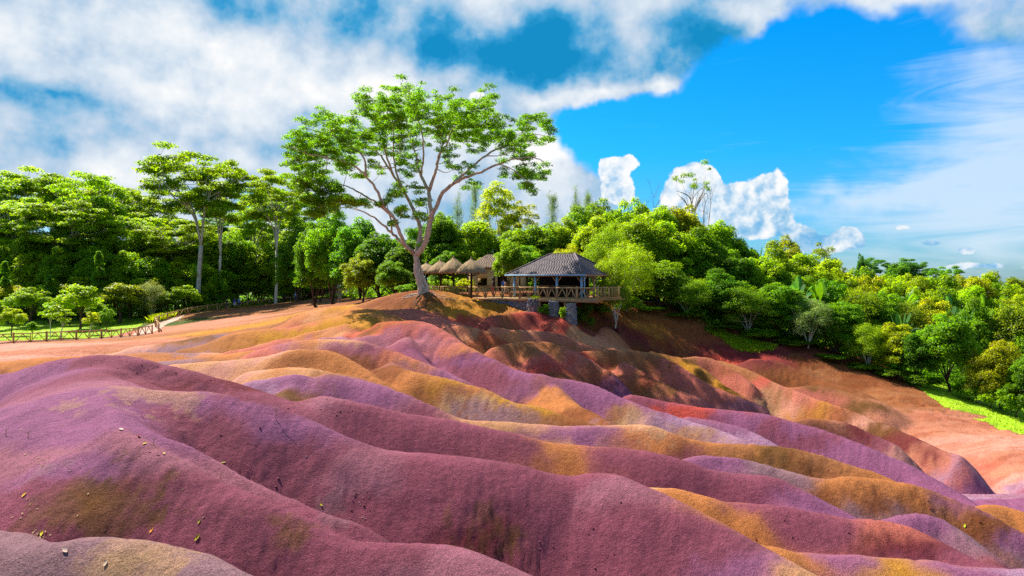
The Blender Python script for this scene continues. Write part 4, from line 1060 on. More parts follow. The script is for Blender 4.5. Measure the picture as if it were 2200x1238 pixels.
VAR = {}
def variants(name, lst): VAR[name] = lst
variants('broad', [v_broad(11 + k, 8, 3.2, .9, 95, 230, .26, .85) for k in range(4)])
variants('full', [v_broad(31 + k, 9, 3.5, -.3, 150, 220, .25, .85, .2) for k in range(4)])
variants('soft', [v_broad(41 + k, 8, 3.3, .1, 95, 260, .19, .95, .14, BARK_GREY, .8, 6, .32) for k in range(3)])
variants('lawn', [v_broad(51 + k, 5, 2.1, 1.5, 46, 150, .22, .55, .10, BARK_DARK, .7, 5) for k in range(4)])
variants('sapling', [v_broad(61 + k, 5, 1.1, 1.6, 16, 80, .26, .45, .05, BARK_GREY, .7, 3) for k in range(3)])
variants('umbrella', [v_umbrella(71 + k, 22, 8, .42 - .05 * (k % 2), 120, 170, .40, 3, None, .05 * (k - 1)) for k in range(4)])
variants('sparse', [v_umbrella(75, 22, 8, .5, 13, 80, .4, 2, BARK_DEAD, .06)])
variants('airy', [v_broad(81 + k, 12, 3.0, 3.2, 48, 130, .30, .8, .15, BARK_GREY, .6, 6, .35) for k in range(3)])
variants('column', [v_column(91 + k) for k in range(2)])
variants('casuarina', [v_casuarina(101 + k) for k in range(2)])
variants('traveller', [v_palm(111 + k, 'traveller') for k in range(2)])
variants('feather', [v_palm(121 + k, 'feather') for k in range(2)])
variants('banana', [v_palm(131 + k, 'banana') for k in range(2)])
variants('dead', [v_dead(142), v_dead(149)])
variants('shrub', [v_broad(151 + k, 1.6, 1.0, .15, 26, 130, .13, .34, .03, BARK_DARK, .75, 5) for k in range(3)])
NAMES = dict(broad='broadleaf_tree', full='broadleaf_tree', soft='feathery_tree', lawn='young_tree', sapling='sapling', umbrella='umbrella_tree', sparse='umbrella_tree', airy='gum_tree', column='columnar_tree',
             casuarina='casuarina_tree', traveller='traveller_palm', feather='palm_tree', banana='banana_plant', dead='dead_tree', shrub='shrub')
GREEN = dict(mid=(.165, .340, .012), bright=(.245, .420, .010), yellow=(.310, .410, .010), dark=(.100, .240, .012), blue=(.090, .250, .060), olive=(.215, .300, .018), grey=(.190, .290, .120), deep=(.120, .300, .014))
_vc = {}
trng = np.random.default_rng(7)
def plant(kind, u, vtop, wpx, d, green, label, group=None, x=None, sink=0.15, rz=None, cat=None, zbase=None, var=None):
    """one tree: its foot on the ground at depth d under photo column u, its top at photo row vtop, its crown wpx wide"""
    vs = VAR[kind]
    k = _vc.get(kind, 0) if var is None else var; _vc[kind] = k + 1
    tm, cm, H0, W0 = vs[k % len(vs)]
    X = (u - CU) / F_PX * d
    zb = float(gz(X, d)) - sink if zbase is None else zbase
    H = max(.5, -(vtop - V0) / F_PX * d - zb); W = wpx / F_PX * d
    o = empty(NAMES[kind], (X, d, zb), trng.uniform(0, 6.28) if rz is None else rz)
    s = (W / W0, W / W0, H / H0)
    t = link('trunk', tm, o); t.scale = s
    if cm is not None:
        c = link('fronds' if kind in ('traveller', 'feather', 'banana') else 'crown', cm, o); c.scale = s
        g = np.array(GREEN[green]) * trng.uniform(.85, 1.15) * np.array((trng.uniform(.88, 1.12), 1, 1))
        c.color = (*g, 1)
    tag(o, label, cat or ('palm' if kind in ('traveller', 'feather') else 'plant' if kind == 'banana' else 'shrub' if kind == 'shrub' else 'tree'), group)
    return o

# the tall spreading tree beside the thatched shelters
def big_tree():
    rng = np.random.default_rng(2024)
    D = 60.0
    base = P(907, 632, D); base[2] = float(gz(base[0], D)) - .1
    o = empty('spreading_tree', base)
    tag(o, 'tall spreading tree with pale forked trunk and airy layered crown beside the thatched shelters', 'tree')
    def B(x, y, dy=0.0):       # tracing coordinates of the enlarged tree -> local point
        return P(600 + x / 2.3806, 160 + y / 2.3806, D) * np.array((1, 0, 1)) + np.array((0, D + dy, 0)) - base
    sk = Skel(rng)
    L = lambda pts, r0, r1, n=8, jit=.03: sk.limb([B(*p) for p in pts], r0, r1, n, .06, 4, jit)
    L([(735,1150,0),(722,1080,0),(705,1010,0),(702,960,0),(704,915,0)], [.42, .30, .26, .24, .26], None, 12)
    L([(760,1150,.2),(745,1080,.3),(725,1010,.3),(712,950,.2)], [.36, .2, .13, .06], None, 9)
    L([(704,925,0),(745,870,-.5),(770,800,-1),(785,740,-1.2),(810,690,-1.5),(850,620,-2),(900,580,-2.4),(960,555,-3),(1040,530,-3.4),(1120,500,-4),(1200,480,-4.6),(1290,478,-5),(1340,500,-5.2)], .25, .03)
    L([(1120,500,-4),(1180,520,-4.4),(1230,560,-4.6),(1280,600,-5)], .06, .015, 5)
    L([(900,580,-2.4),(960,520,-2),(1020,460,-1.4),(1100,400,-1),(1140,385,-.6),(1200,345,0),(1300,305,.4),(1370,310,.6)], .13, .02, 6)
    L([(785,740,-1.2),(775,680,-.6),(765,600,0),(750,570,.3),(720,510,.8),(700,460,1.2),(685,400,1.8),(665,340,2.2),(640,270,2.6),(625,200,3),(650,110,3.2)], .20, .02, 7)
    L([(765,600,0),(790,540,-.4),(812,480,-.8),(830,420,-1.2),(870,370,-1.8),(900,310,-2.2),(960,250,-2.6),(1040,220,-3)], .15, .02, 7)
    L([(770,570,.2),(800,480,.6),(825,360,1),(870,250,1.6),(950,180,2.2),(1050,140,2.6)], .12, .02, 6)
    L([(720,510,.8),(735,430,.2),(740,340,-.6),(720,250,-1),(690,160,-1.2),(670,80,-1.2)], .10, .015, 6)
    L([(700,920,0),(707,860,.6),(712,780,1),(690,720,1.4),(650,640,1.8),(610,570,2.2),(560,500,2.8),(520,440,3.2),(480,380,3.6),(420,330,4),(330,300,4.4),(240,290,4.6)], .21, .03)
    L([(560,500,2.8),(520,380,2.2),(500,300,1.8),(470,220,1.4),(430,190,1.2)], .10, .02, 6)
    L([(650,640,1.8),(600,520,.8),(585,420,.2),(590,300,-.6),(560,210,-1)], .11, .02, 6)
    L([(690,920,0),(650,870,-.6),(620,800,-1.2),(600,740,-1.5),(560,690,-1.8),(520,600,-2.4),(480,550,-2.8),(430,500,-3.2),(330,470,-3.8),(230,455,-4.2),(130,420,-4.6)], .19, .03)
    L([(480,550,-2.8),(470,460,-3),(400,390,-3.4),(300,350,-3.8),(180,330,-4.2)], .10, .02, 6)
    L([(600,740,-1.5),(540,690,-1),(470,640,-.4),(400,600,.2),(340,570,.6),(250,545,1),(150,560,1.4)], .12, .02, 6)
    L([(670,900,.2),(620,860,.9),(570,815,1.4),(530,780,1.8),(470,730,2.2),(400,690,2.6),(300,660,3),(210,690,3.2)], .16, .02, 7)
    L([(560,800,1.4),(560,740,1),(545,670,.6),(530,620,.2)], .09, .02, 6)
    L([(705,870,.6),(740,800,1.6),(745,700,2.2),(730,640,2.6)], .10, .02, 6)
    REG = [(670,90,50,30),(620,150,90,40),(540,190,110,45),(480,170,60,30),(700,140,80,40),(760,105,40,20),(860,150,80,30),(950,160,100,35),(1060,130,55,32),(1010,185,80,28),(780,200,110,45),(900,230,120,40),
           (640,230,120,40),(1050,240,100,35),(1120,280,80,35),(960,300,100,28),(1000,335,80,22),(300,260,100,30),(200,290,60,25),(380,290,100,36),(250,340,120,36),(140,350,60,28),(100,410,55,32),(180,400,100,36),
           (320,380,110,34),(420,340,90,36),(480,300,90,36),(550,270,80,36),(200,450,90,30),(300,430,80,26),(150,490,70,36),(120,560,60,36),(200,540,90,30),(160,620,70,44),(260,590,80,26),(100,480,45,28),(420,430,70,20),
           (380,480,70,20),(640,400,80,22),(640,470,70,20),(690,330,80,24),(560,350,70,24),(1240,290,70,36),(1320,280,80,36),(1375,320,35,20),(1180,350,70,26),(1200,400,60,26),(1260,370,50,26),(1260,470,70,26),(1350,500,48,30),
           (1250,540,50,34),(1290,590,34,26),(1140,490,50,16),(960,540,55,20),(1000,510,40,14),(900,480,45,20),(860,430,36,16),(940,440,36,12),(840,330,70,22),(600,600,60,24),(690,570,46,22),(620,700,46,34),(540,660,40,26),
           (730,650,36,24),(570,765,36,18),(600,545,40,16),(725,730,36,26),(280,650,100,34),(200,700,80,36),(330,640,80,26),(420,650,60,26),(90,530,40,26),(720,880,24,14)]
    cl = []
    for x, y, rx, ry in REG:
        y = y + (24 if y < 260 else 0)
        m = max(2, int(rx * ry / 115))
        for k in range(m):
            a = rng.uniform(0, 6.28); q = math.sqrt(rng.random())
            cx, cy = x + rx * q * math.cos(a) * .9, y + ry * q * math.sin(a) * .9
            span = 6.5 * math.sqrt(max(.05, 1 - ((cx - 730) / 760) ** 2)) * (1 if y < 560 else .35)
            p = B(cx, cy, rng.uniform(-span, span))
            s = rng.uniform(.32, .68)
            cl.append((*p, s, s * .42))
    cl = np.array(cl)
    sk.twigs(cl[:, :3], .055, .012, share=.85)
    link('trunk', sk.mesh('trunk', BARK_PALE), o)
    c = link('crown', crown_mesh('crown', cl, 110, .17, rng, .5, .75, .1, -.9), o)
    c.color = (.16, .37, .012, 1)
    # bare roots over the bank
    bx, by = base[0], base[1]
    for k in range(11):
        a = rng.uniform(-3.5, .35); Lr = rng.uniform(1.5, 5.0); w = rng.normal() * .3
        pts = []
        for t in np.linspace(0, 1, 8):
            aa = a + w * t + .25 * math.sin(5 * t + k)
            x, y = bx + math.cos(aa) * (.35 + Lr * t), by + math.sin(aa) * (.35 + Lr * t)
            pts.append((x - bx, y - by, float(gz(x, y)) - base[2] + (.06 * (1 - t) - .03 + .05 * math.sin(7 * t + k) * t)))
        v = MB(); v.tube(pts, np.linspace(rng.uniform(.04, .08), .015, 8), 6, True, .15, rng)
        v.build('root', BARK_PALE if k % 2 else BARK_DARK, o, True)
    return o
big_tree()

ORD = ['first','second','third','fourth','fifth','sixth','seventh','eighth','ninth','tenth','eleventh','twelfth','thirteenth','fourteenth','fifteenth','sixteenth','seventeenth','eighteenth','nineteenth','twentieth']
CW = dict(mid='mid green', bright='bright green', yellow='yellow green', dark='dark green', blue='bluish green', olive='olive green', grey='grey green', deep='deep green')
KW = dict(broad='round crowned broadleaf tree', full='bushy broadleaf tree', soft='soft feathery tree', umbrella='flat topped umbrella tree', airy='airy gum tree', lawn='small rounded tree', traveller='fan palm', feather='feather palm', banana='broad leaved banana plant',
          column='narrow upright tree', casuarina='wispy blue green casuarina')
def row(rows, where, group):
    """a row of trees: (kind, u, vtop, wpx, depth, green); labelled by order within the row"""
    cnt = {}
    for k, (kind, u, vt, w, d, g) in enumerate(rows):
        ph = f'{CW[g]} {KW[kind]}'
        cnt[ph] = cnt.get(ph, 0) + 1
    seen = {}
    for k, (kind, u, vt, w, d, g) in enumerate(rows):
        ph = f'{CW[g]} {KW[kind]}' if kind != 'casuarina' else KW[kind]
        plant(kind, u, vt, w, d, g, f'{ph}, {ORD[k]} {where}', group)

G_R = 'trees of the wood on the right slope'
# wood right of the pavilion: edge of the bare earth up to the skyline
row([('soft',1345,520,120,66.5,'bright'),('full',1420,560,130,70,'mid'),('soft',1478,590,110,68.5,'mid'),('full',1545,585,130,70,'deep'),('soft',1605,600,110,68,'mid'),('full',1668,610,130,69,'deep'),('soft',1735,640,105,66.5,'grey'),('full',1795,640,120,67,'mid'),('soft',1865,690,95,64,'bright'),
     ('broad',1930,700,95,63,'yellow'),('broad',1972,720,80,61.5,'dark'),('broad',2040,672,125,61,'mid'),('soft',2105,745,80,58.5,'yellow'),('broad',2150,730,90,57.5,'yellow'),('broad',2205,760,90,55.5,'dark')],
    'from the pavilion along the bare earth', G_R)
row([('full',1375,470,130,76,'bright'),('broad',1440,480,130,77,'bright'),('full',1510,500,140,77,'mid'),('full',1580,540,120,76,'deep'),('broad',1640,550,120,76,'bright'),('full',1705,575,120,75,'mid'),('broad',1770,600,120,74,'deep'),('soft',1830,615,120,73,'bright'),('full',1890,625,110,72,'mid'),
     ('soft',1950,640,110,71,'olive'),('broad',2005,650,100,70,'yellow'),('full',2100,655,110,69,'mid'),('broad',2160,660,120,68,'olive'),('full',2220,680,110,66,'mid')],
    'in the second row right of the pavilion', G_R)
row([('broad',1330,450,120,84,'bright'),('full',1400,430,140,86,'bright'),('broad',1465,440,130,87,'yellow'),('full',1530,475,130,87,'bright'),('broad',1600,520,110,87,'mid'),('full',1665,530,110,88,'bright'),('broad',1730,550,110,88,'bright'),('full',1800,580,110,87,'bright'),
     ('broad',1865,590,110,86,'yellow'),('broad',1925,600,110,86,'bright'),('full',1985,612,110,85,'bright'),('broad',2045,625,100,84,'mid'),('broad',2110,620,110,84,'bright'),('full',2180,635,110,83,'yellow')],
    'in the third row right of the pavilion', G_R)
row([('full',1240,455,130,92,'mid'),('full',1300,432,120,94,'mid'),('broad',1360,425,110,96,'bright'),('broad',1555,505,110,100,'mid'),('broad',1690,540,100,105,'olive'),('broad',1790,562,100,108,'yellow'),('broad',1850,572,100,112,'mid'),('full',1900,580,110,115,'bright'),('broad',1960,588,110,118,'bright'),
     ('broad',2020,598,110,118,'bright'),('broad',2080,600,100,120,'yellow'),('broad',2140,606,100,120,'mid'),('full',2200,612,110,118,'bright')],
    'in the fourth row right of the pavilion', G_R)
row([('umbrella',1880,556,70,210,'blue'),('umbrella',1940,556,90,220,'blue'),('umbrella',1985,566,80,215,'blue'),('umbrella',2030,574,80,205,'deep'),('broad',2075,590,80,180,'olive'),('broad',2115,590,90,170,'yellow'),('broad',2165,600,80,175,'olive'),('broad',2210,606,80,180,'deep'),('broad',1850,545,30,200,'blue'),('broad',1920,572,80,180,'deep')],
    'on the far skyline at right', 'trees on the far skyline')
plant('airy', 1690, 503, 75, 112, 'olive', 'airy gum tree standing above the wood beneath the cumulus cloud', G_R)
plant('airy', 1762, 520, 75, 118, 'olive', 'tall thin crowned gum tree above the wood with sky through its leaves', G_R)
plant('airy', 1805, 555, 60, 120, 'yellow', 'short gum tree beside the tall thin crowned gum tree', G_R)
# palms showing their fans among the right wood
for u, vt, w, d, g, lb, kind in [(1590,505,95,94,'blue','traveller palm fan rising above the wood crest','traveller'),(1625,515,90,96,'blue','second traveller palm fan at the wood crest, beside the first','traveller'),
        (1712,590,85,72.5,'blue','traveller palm fan amid the bright trees below the airy gum tree','traveller'),(1762,598,80,74,'mid','broken leaved palm fan in the middle of the wood','traveller'),(1945,608,80,80,'mid','low palm fan under the far skyline umbrella trees','feather'),
        (2035,622,90,78,'blue','large silvery traveller palm fan on the right slope','traveller'),(2068,645,85,74,'blue','silvery traveller palm leaning beside the large fan','traveller'),(2110,618,80,80,'mid','upright traveller palm right of the silvery fans','traveller'),
        (2150,615,80,88,'mid','traveller palm among the trees at the right','traveller'),(2195,640,90,76,'blue','traveller palm at the far right edge of the wood','traveller'),(1935,665,70,66.5,'blue','small traveller palm behind the yellow green trees','traveller'),
        (1660,560,70,84,'mid','feather palm on the slope below the wood crest','feather')]:
    plant(kind, u, vt - 22, w * 1.3, d - 2, g, lb, 'palms in the right wood', rz=trng.uniform(-.5, .5))
plant('banana', 1490, 445, 55, 88, 'deep', 'broad leaved banana plant poking out above the wood beside the bare branches')
plant('banana', 1515, 462, 50, 89, 'deep', 'smaller banana plant beneath the leaning bare trunk')
plant('dead', 1395, 368, 70, 90, 'mid', 'bare dead tree with fine twigs above the bright wood')
plant('dead', 1520, 378, 60, 92, 'mid', 'bare dead tree leaning right against the white cloud')
plant('sparse', 1490, 352, 95, 93, 'bright', 'sparse flat topped tree among bare branches above the wood')
# casuarinas and gums behind the pavilion
for k, (u, vt, w, d, lb) in enumerate([(983,420,40,100,'leftmost casuarina behind the spreading tree'),(1021,398,36,104,'tall thin casuarina right of the spreading tree crown'),(1046,408,34,108,'casuarina hidden partly by the golden gum tree'),
        (1185,420,44,104,'casuarina in the sky gap behind the pavilion'),(1236,408,40,106,'tall casuarina left of the bright wood'),(1262,418,36,110,'small casuarina top beside the bright wood')]):
    plant('casuarina', u, vt, w, d, 'grey', 'wispy blue green ' + lb, 'casuarinas behind the pavilion')
plant('airy', 1075, 392, 110, 92, 'yellow', 'tall golden green gum tree behind the thatched shelters')
plant('airy', 1118, 430, 90, 94, 'yellow', 'shorter golden green gum tree right of the taller one')
row([('broad',1030,480,110,84,'bright'),('full',985,520,100,80,'bright'),('broad',1100,490,110,82,'bright'),('broad',1160,480,110,82,'mid'),('full',1215,470,110,84,'bright'),('broad',1270,470,110,80,'bright'),('soft',1215,520,90,76,'yellow'),('broad',1130,530,80,75,'mid'),('full',1060,545,80,77,'yellow'),
     ('soft',1300,480,100,74,'bright'),('broad',1180,560,70,74,'mid'),('broad',1010,575,70,78,'bright')], 'of the grove behind the pavilion', 'grove behind the pavilion')
plant('broad', 1096, 518, 70, 66.8, 'mid', 'small dark limbed tree growing between the two pavilion roofs', var=2)
plant('soft', 1322, 540, 85, 61.5, 'bright', 'feathery tree overhanging the right end of the pavilion roof', var=1)
# grove behind the spreading tree
row([('full',680,470,110,96,'deep'),('full',720,450,120,92,'mid'),('full',770,470,120,88,'deep'),('broad',815,500,120,80,'dark'),('broad',865,520,100,76,'dark'),('full',905,470,110,84,'deep'),('full',955,455,100,82,'mid'),('broad',780,545,90,78,'olive'),('broad',845,560,80,72,'dark'),('soft',730,540,90,98,'mid'),('broad',960,540,80,78,'mid'),
     ('full',640,480,110,112,'mid'),('broad',690,540,90,104,'mid')],
    'in the grove behind the spreading tree', 'grove behind the spreading tree')
plant('lawn', 812, 585, 80, 82, 'olive', 'crooked low tree left of the spreading tree trunk')
plant('lawn', 848, 590, 60, 76, 'olive', 'dark limbed low tree close beside the spreading tree trunk')
# left wood
row([('umbrella',-60,372,260,132,'bright'),('umbrella',40,368,250,128,'bright'),('umbrella',130,376,240,136,'bright'),('umbrella',205,376,200,124,'bright'),('umbrella',250,400,190,140,'bright'),('umbrella',330,420,180,146,'bright'),('umbrella',424,326,250,114,'bright'),('umbrella',470,352,150,119,'bright'),('umbrella',592,374,160,120,'bright'),
     ('umbrella',545,410,150,136,'bright'),('umbrella',640,400,140,150,'bright'),('umbrella',20,430,220,118,'bright'),('umbrella',150,440,220,116,'bright'),('umbrella',270,450,200,122,'bright'),('umbrella',380,470,190,120,'bright')],
    'from the left on the left skyline', 'umbrella trees of the left wood')
row([('umbrella',480,468,170,210,'blue'),('umbrella',560,462,160,220,'blue'),('umbrella',520,490,170,180,'bright'),('umbrella',610,480,150,190,'bright'),('umbrella',440,490,170,200,'blue'),('umbrella',340,470,170,220,'blue')],
    'far behind the tall umbrella tree', 'far umbrella trees on the left')
row([('full',-20,470,130,118,'bright'),('full',50,490,130,116,'bright'),('full',120,490,130,117,'mid'),('full',190,480,130,118,'bright'),('full',250,500,120,118,'bright'),('broad',310,500,110,119,'bright'),('full',345,515,110,120,'yellow'),('full',400,520,110,121,'bright'),('full',455,510,110,124,'bright'),('full',510,500,110,126,'mid'),('full',560,520,110,126,'bright'),('full',610,510,110,128,'bright'),('full',660,520,110,124,'bright')],
    'of the left wood middle row', 'middle row of the left wood')
row([('full',10,530,110,112,'mid'),('broad',70,540,100,111,'bright'),('full',140,520,110,112,'mid'),('full',215,530,110,113,'mid'),('broad',280,540,110,113,'bright'),('broad',335,560,100,114,'mid'),('full',385,560,90,116,'bright'),('broad',430,570,90,117,'bright'),('full',480,570,90,121,'mid'),('broad',535,570,90,124,'mid'),('full',590,575,90,126,'bright'),('broad',640,580,80,128,'bright'),('full',690,570,80,124,'mid')],
    'of the left wood lower row', 'lower row of the left wood')
plant('column', 213, 538, 45, 106, 'mid', 'narrow upright tree rising from the shrubs in front of the left wood')
plant('column', 105, 590, 45, 105, 'deep', 'narrow dark upright tree among the left lawn trees')
plant('column', 10, 560, 40, 104, 'deep', 'narrow upright tree at the left edge of the lawn')
plant('banana', 465, 570, 50, 116, 'deep', 'broad leaved plant in the shade behind the walkers')
plant('feather', 375, 535, 55, 117, 'mid', 'feather palm in front of the tall umbrella tree')
plant('feather', 590, 545, 60, 124, 'mid', 'pale feather palm right of the wooden pole')
# lawn trees, left
LT = [('lawn',25,664,52,86,'yellow','round pale green young tree nearest the fence at the left'),('lawn',70,690,26,84,'mid','low bushy sapling by the fence beside the round pale tree'),('lawn',60,618,95,99,'bright','wide leafy tree behind the pale young tree on the lawn'),
      ('sapling',108,645,34,88,'bright','slim single stemmed sapling on the lawn near the fence'),('sapling',130,655,52,83,'bright','sparse forked sapling just behind the fence'),('lawn',172,612,98,96,'bright','many stemmed leafy tree in the middle of the lawn'),('sapling',195,668,34,88,'yellow','tiny yellow green sapling on the lawn'),
      ('lawn',228,664,36,93,'mid','compact dark round tree on the lawn near the path'),('lawn',255,606,110,104,'yellow','spreading low tree shading the lawn beside the path'),('lawn',215,650,60,100,'bright','bright bush like tree behind the compact dark tree'),('soft',330,606,85,108,'grey','silvery green tree beside the path bend'),
      ('lawn',310,598,100,112,'yellow','yellow green rounded tree behind the silvery one'),('lawn',150,640,60,102,'mid','small leafy tree behind the forked sapling'),('lawn',20,610,80,104,'yellow','yellow green tree at the left edge of the lawn'),('lawn',110,605,80,107,'bright','bright domed tree at the back of the lawn'),
      ('lawn',180,592,110,110,'yellow','broad yellow green tree in front of the left wood'),('lawn',395,615,70,110,'bright','leafy low tree where the path meets the wood'),('lawn',-15,640,60,94,'bright','leafy tree cut by the left edge of the picture'),('lawn',365,630,60,108,'mid','low rounded tree behind the fence beds')]
for kind, u, vt, w, d, g, lb in LT: plant(kind, u, vt, w, d, g, lb, 'young trees on the left lawn')
# shrubs and undergrowth
SH = [(1168,655,26,57.4,'deep','small shrub between the stone pillars under the deck'),(1212,660,24,56.2,'mid','small shrub before the right stone pillar under the deck'),(450,632,60,116,'deep','dark rounded shrub behind the walkers'),(420,632,50,113,'mid','shrub left of the dark rounded one'),(620,600,60,124,'bright','bright shrub behind the stone tablet'),(655,605,50,124,'yellow','yellow green shrub between tablet and hut'),
      (720,632,50,112,'bright','low bright shrub on the bank before the hut'),(745,630,45,108,'mid','low shrub on the bank beside the wooden hut'),(695,636,40,116,'yellow','small yellow shrub by the fence before the hut'),(1255,648,40,60.5,'deep','fern like shrub at the right foot of the deck'),(1290,652,50,63,'mid','shrub under the right end of the deck'),
      (1350,640,60,66,'mid','shrub at the foot of the feathery pavilion tree'),(1005,600,40,70,'yellow','yellow green shrub behind the thatched shelters'),(960,600,40,72,'bright','bright shrub behind the deck fence'),(870,612,40,66,'mid','shrub left of the tree trunk'),(1275,622,40,70,'bright','shrub behind the pavilion posts'),
      (1400,660,80,68,'deep','dark shrub at the bare earth edge under the first trees'),(1460,690,80,68,'deep','dark shrub on the bank below the feathery olive tree'),(1540,700,80,67.5,'dark','shaded shrub above the small grass slope'),(1630,705,90,67.5,'mid','bright tipped shrub on the small grass slope'),
      (1700,730,90,66.5,'dark','shaded shrub at the wood edge past the grass slope'),(1780,760,90,65,'deep','dense shrub at the wood edge under the feathery trees'),(1850,780,80,63.5,'deep','low dense shrub beside the soft bright tree'),(1910,790,80,62.5,'mid','leafy shrub under the yellow green trees'),(1985,800,80,61,'dark','shaded shrub left of the pale leaning trunk'),
      (2080,820,70,59,'mid','leafy shrub right of the pale leaning trunk'),(2130,830,70,57.5,'bright','bright shrub at the lawn edge'),(2190,830,80,55.5,'mid','shrub at the far right lawn edge')]
for u, vt, w, d, g, lb in SH: plant('shrub', u, vt, w, d, g, lb, 'shrubs')

# ------------------------------------------------------------------ grass, beds, undergrowth (nobody could count these)
grng = np.random.default_rng(99)
for nm, vv, n, h, lb in (('grass', lawn_v1, 26000, .14, 'short bright grass of the left lawn'), ('grass', lawn_v2, 16000, .10, 'short bright grass at the right edge'), ('grass', lawn_v3, 6000, .22, 'grass blades on the small slope under the wood')):
    blades(nm, vv, n, h, .035, (.24, .40, .012), grng, lb).data.materials.append(LEAF)
bed = np.array([(p[0] - 1.4 + grng.uniform(-1.2, .6), p[1] + 2.6 + grng.uniform(0, 2.2), 0) for p in crom(np.array(FENCE_FAR[3:]), 30)])
blades('border_plants', bed, 26000, .85, .06, (.30, .42, .02), grng, 'strappy yellow green plants bordering the far fence', .3).data.materials.append(LEAF)
bed2 = np.array([(p[0] + grng.normal() * .25, p[1] + grng.normal() * .2, 0) for p in crom(np.array([(p[0], p[1] - .3) for p in FENCE_FAR[12:]]), 30)])
blades('fence_grass', bed2, 2500, .3, .03, (.20, .32, .02), grng, 'grass growing along the foot of the far fence').data.materials.append(LEAF)

def undergrowth(name, poly, n, h, size, col, label, seed):
    rng = np.random.default_rng(seed); poly = np.array(poly)
    pts = rng.uniform(poly.min(0), poly.max(0), (n * 4, 2)); pts = pts[in_poly(pts[:, 0], pts[:, 1], poly)][:n]; n = len(pts)
    hn = fbm(pts[:, 0] * .45, pts[:, 1] * .45, seed, 3); z = gz(pts[:, 0], pts[:, 1])
    top = h * sstep(.25, .75, hn) + .15
    pos = np.c_[pts, z + top * np.sqrt(rng.random(n))]
    v = leaf_arrays(pos, np.array((0, -.15, .6)) + rng.normal(size=(n, 3)) * .5, size, size * .5, rng)
    me = mesh_np(name, v, np.arange(n * 4).reshape(-1, 4), mats=[LEAF])
    cl = fbm(pts[:, 0] * .8, pts[:, 1] * .8, seed + 5, 2)
    vcol(me, 'tint', np.repeat(np.c_[np.clip(cl + rng.normal(size=n) * .2, 0, 1), np.clip(rng.random(n) * cl, 0, 1), rng.random(n)], 4, 0))
    o = link(name, me); o.color = (*col, 1)
    return tag(o, label, kind='stuff')
edge = [(17,66.5),(22,68),(28,67.5),(33,66),(38,63.8),(42,62),(47,60),(52,57.5),(60,54)]
undergrowth('undergrowth', edge + [(70,62),(60,70),(48,74),(36,78),(24,80),(17,76)], 52000, 2.4, .30, (.13, .31, .014), 'leafy undergrowth along the foot of the right wood', 5)
undergrowth('undergrowth', [(24,80),(36,78),(48,74),(60,70),(75,66),(120,110),(150,200),(60,210),(30,120),(12,100)], 60000, 3.5, .60, (.20, .36, .014), 'bright leafy scrub filling the right wood', 15)
undergrowth('undergrowth', [(-110,112),(-66,113),(-56,118),(-48,125),(-38,131),(-28,131),(-20,127),(-18,138),(-60,145),(-110,145)], 50000, 3.0, .42, (.13, .31, .014), 'dark undergrowth at the foot of the left wood', 25)
undergrowth('undergrowth', [(-27,108),(-16,86),(-11,76),(-9,74),(14,74),(18,80),(14,110),(-10,120)], 42000, 2.2, .36, (.16, .33, .014), 'green undergrowth behind the spreading tree and pavilion', 35)

# ------------------------------------------------------------------ fences
WOOD = surf_mat('weathered_wood', lin(120, 82, 54), lin(176, 136, 96), 3.0, .85, .5, 14, (1, 1, .3), dist=.01, c3=lin(146, 106, 72))
WOOD_P = surf_mat('pale_wood', lin(118, 88, 54), lin(172, 138, 92), 3.0, .85, .5, 14, (1, 1, .3), dist=.01, c3=lin(144, 110, 68))
WOOD_D = surf_mat('dark_wood', lin(42, 30, 24), lin(78, 58, 44), 3.0, .9, .5, 14, (1, 1, .3), dist=.01)
BLUE_P = surf_mat('blue_paint', lin(120, 170, 205), lin(170, 205, 225), 5.0, .6, .2, 20, dist=.004)
frng = np.random.default_rng(5)
def fence(name, bases, h, label, group=None, half=True, mat=None, post_r=.10, brace=True, ground=True, z=None):
    """post-and-rail fence: posts, rails, and an upturned V of braces on either side of a stake in every bay"""
    mat = mat or WOOD
    B = []
    for k, p in enumerate(bases):
        B.append(np.array((p[0], p[1], float(gz(p[0], p[1])) if z is None else z[k])))
    o = empty(name, B[0]); tag(o, label, 'fence', group)
    O = B[0]
    for p in B:
        MB().tube([p - O + (0, 0, -.3), p - O + (0, 0, h * .5), p - O + (0, 0, h + .08)], post_r * frng.uniform(.9, 1.1), 8, True, .06, frng).build('post', mat, o, True)
    for a, b in zip(B[:-1], B[1:]):
        a, b = a - O, b - O; up = np.array((0, 0, 1.0)); d = b - a; n = np.cross(d / np.linalg.norm(d), up) * .07
        MB().tube([a + up * (h - .05) + n, (a + b) / 2 + up * (h - .05 + frng.normal() * .015) + n, b + up * (h - .05) + n], .065, 6).build('rail', mat, o, True)
        MB().tube([a + up * .12 + n, (a + b) / 2 + up * .12 + n, b + up * .12 + n], .045, 6).build('rail', mat, o, True)
        if not brace: continue
        for f0, f1, f2 in ((.05, .27, .48), (.52, .73, .95)) if half else ((.08, .5, .92),):
            for x, y in ((f0, f1), (f2, f1)):
                MB().tube([a + d * x + up * .14 + n * .3, a + d * y + up * (h - .1) + n * .3], .045, 6).build('brace', mat, o, True)
        if half: MB().tube([a + d * .5 + up * .02 + n * .1, a + d * .5 + up * (h - .1) + n * .1], .045, 6).build('stake', mat, o, True)
    return o
fence('wooden_fence', FENCE_NEAR, 1.05, 'weathered wooden fence with V braces in front of the left lawn')
fence('wooden_fence', FENCE_FAR, 1.0, 'long wooden fence curving away along the path to the hut', half=False)

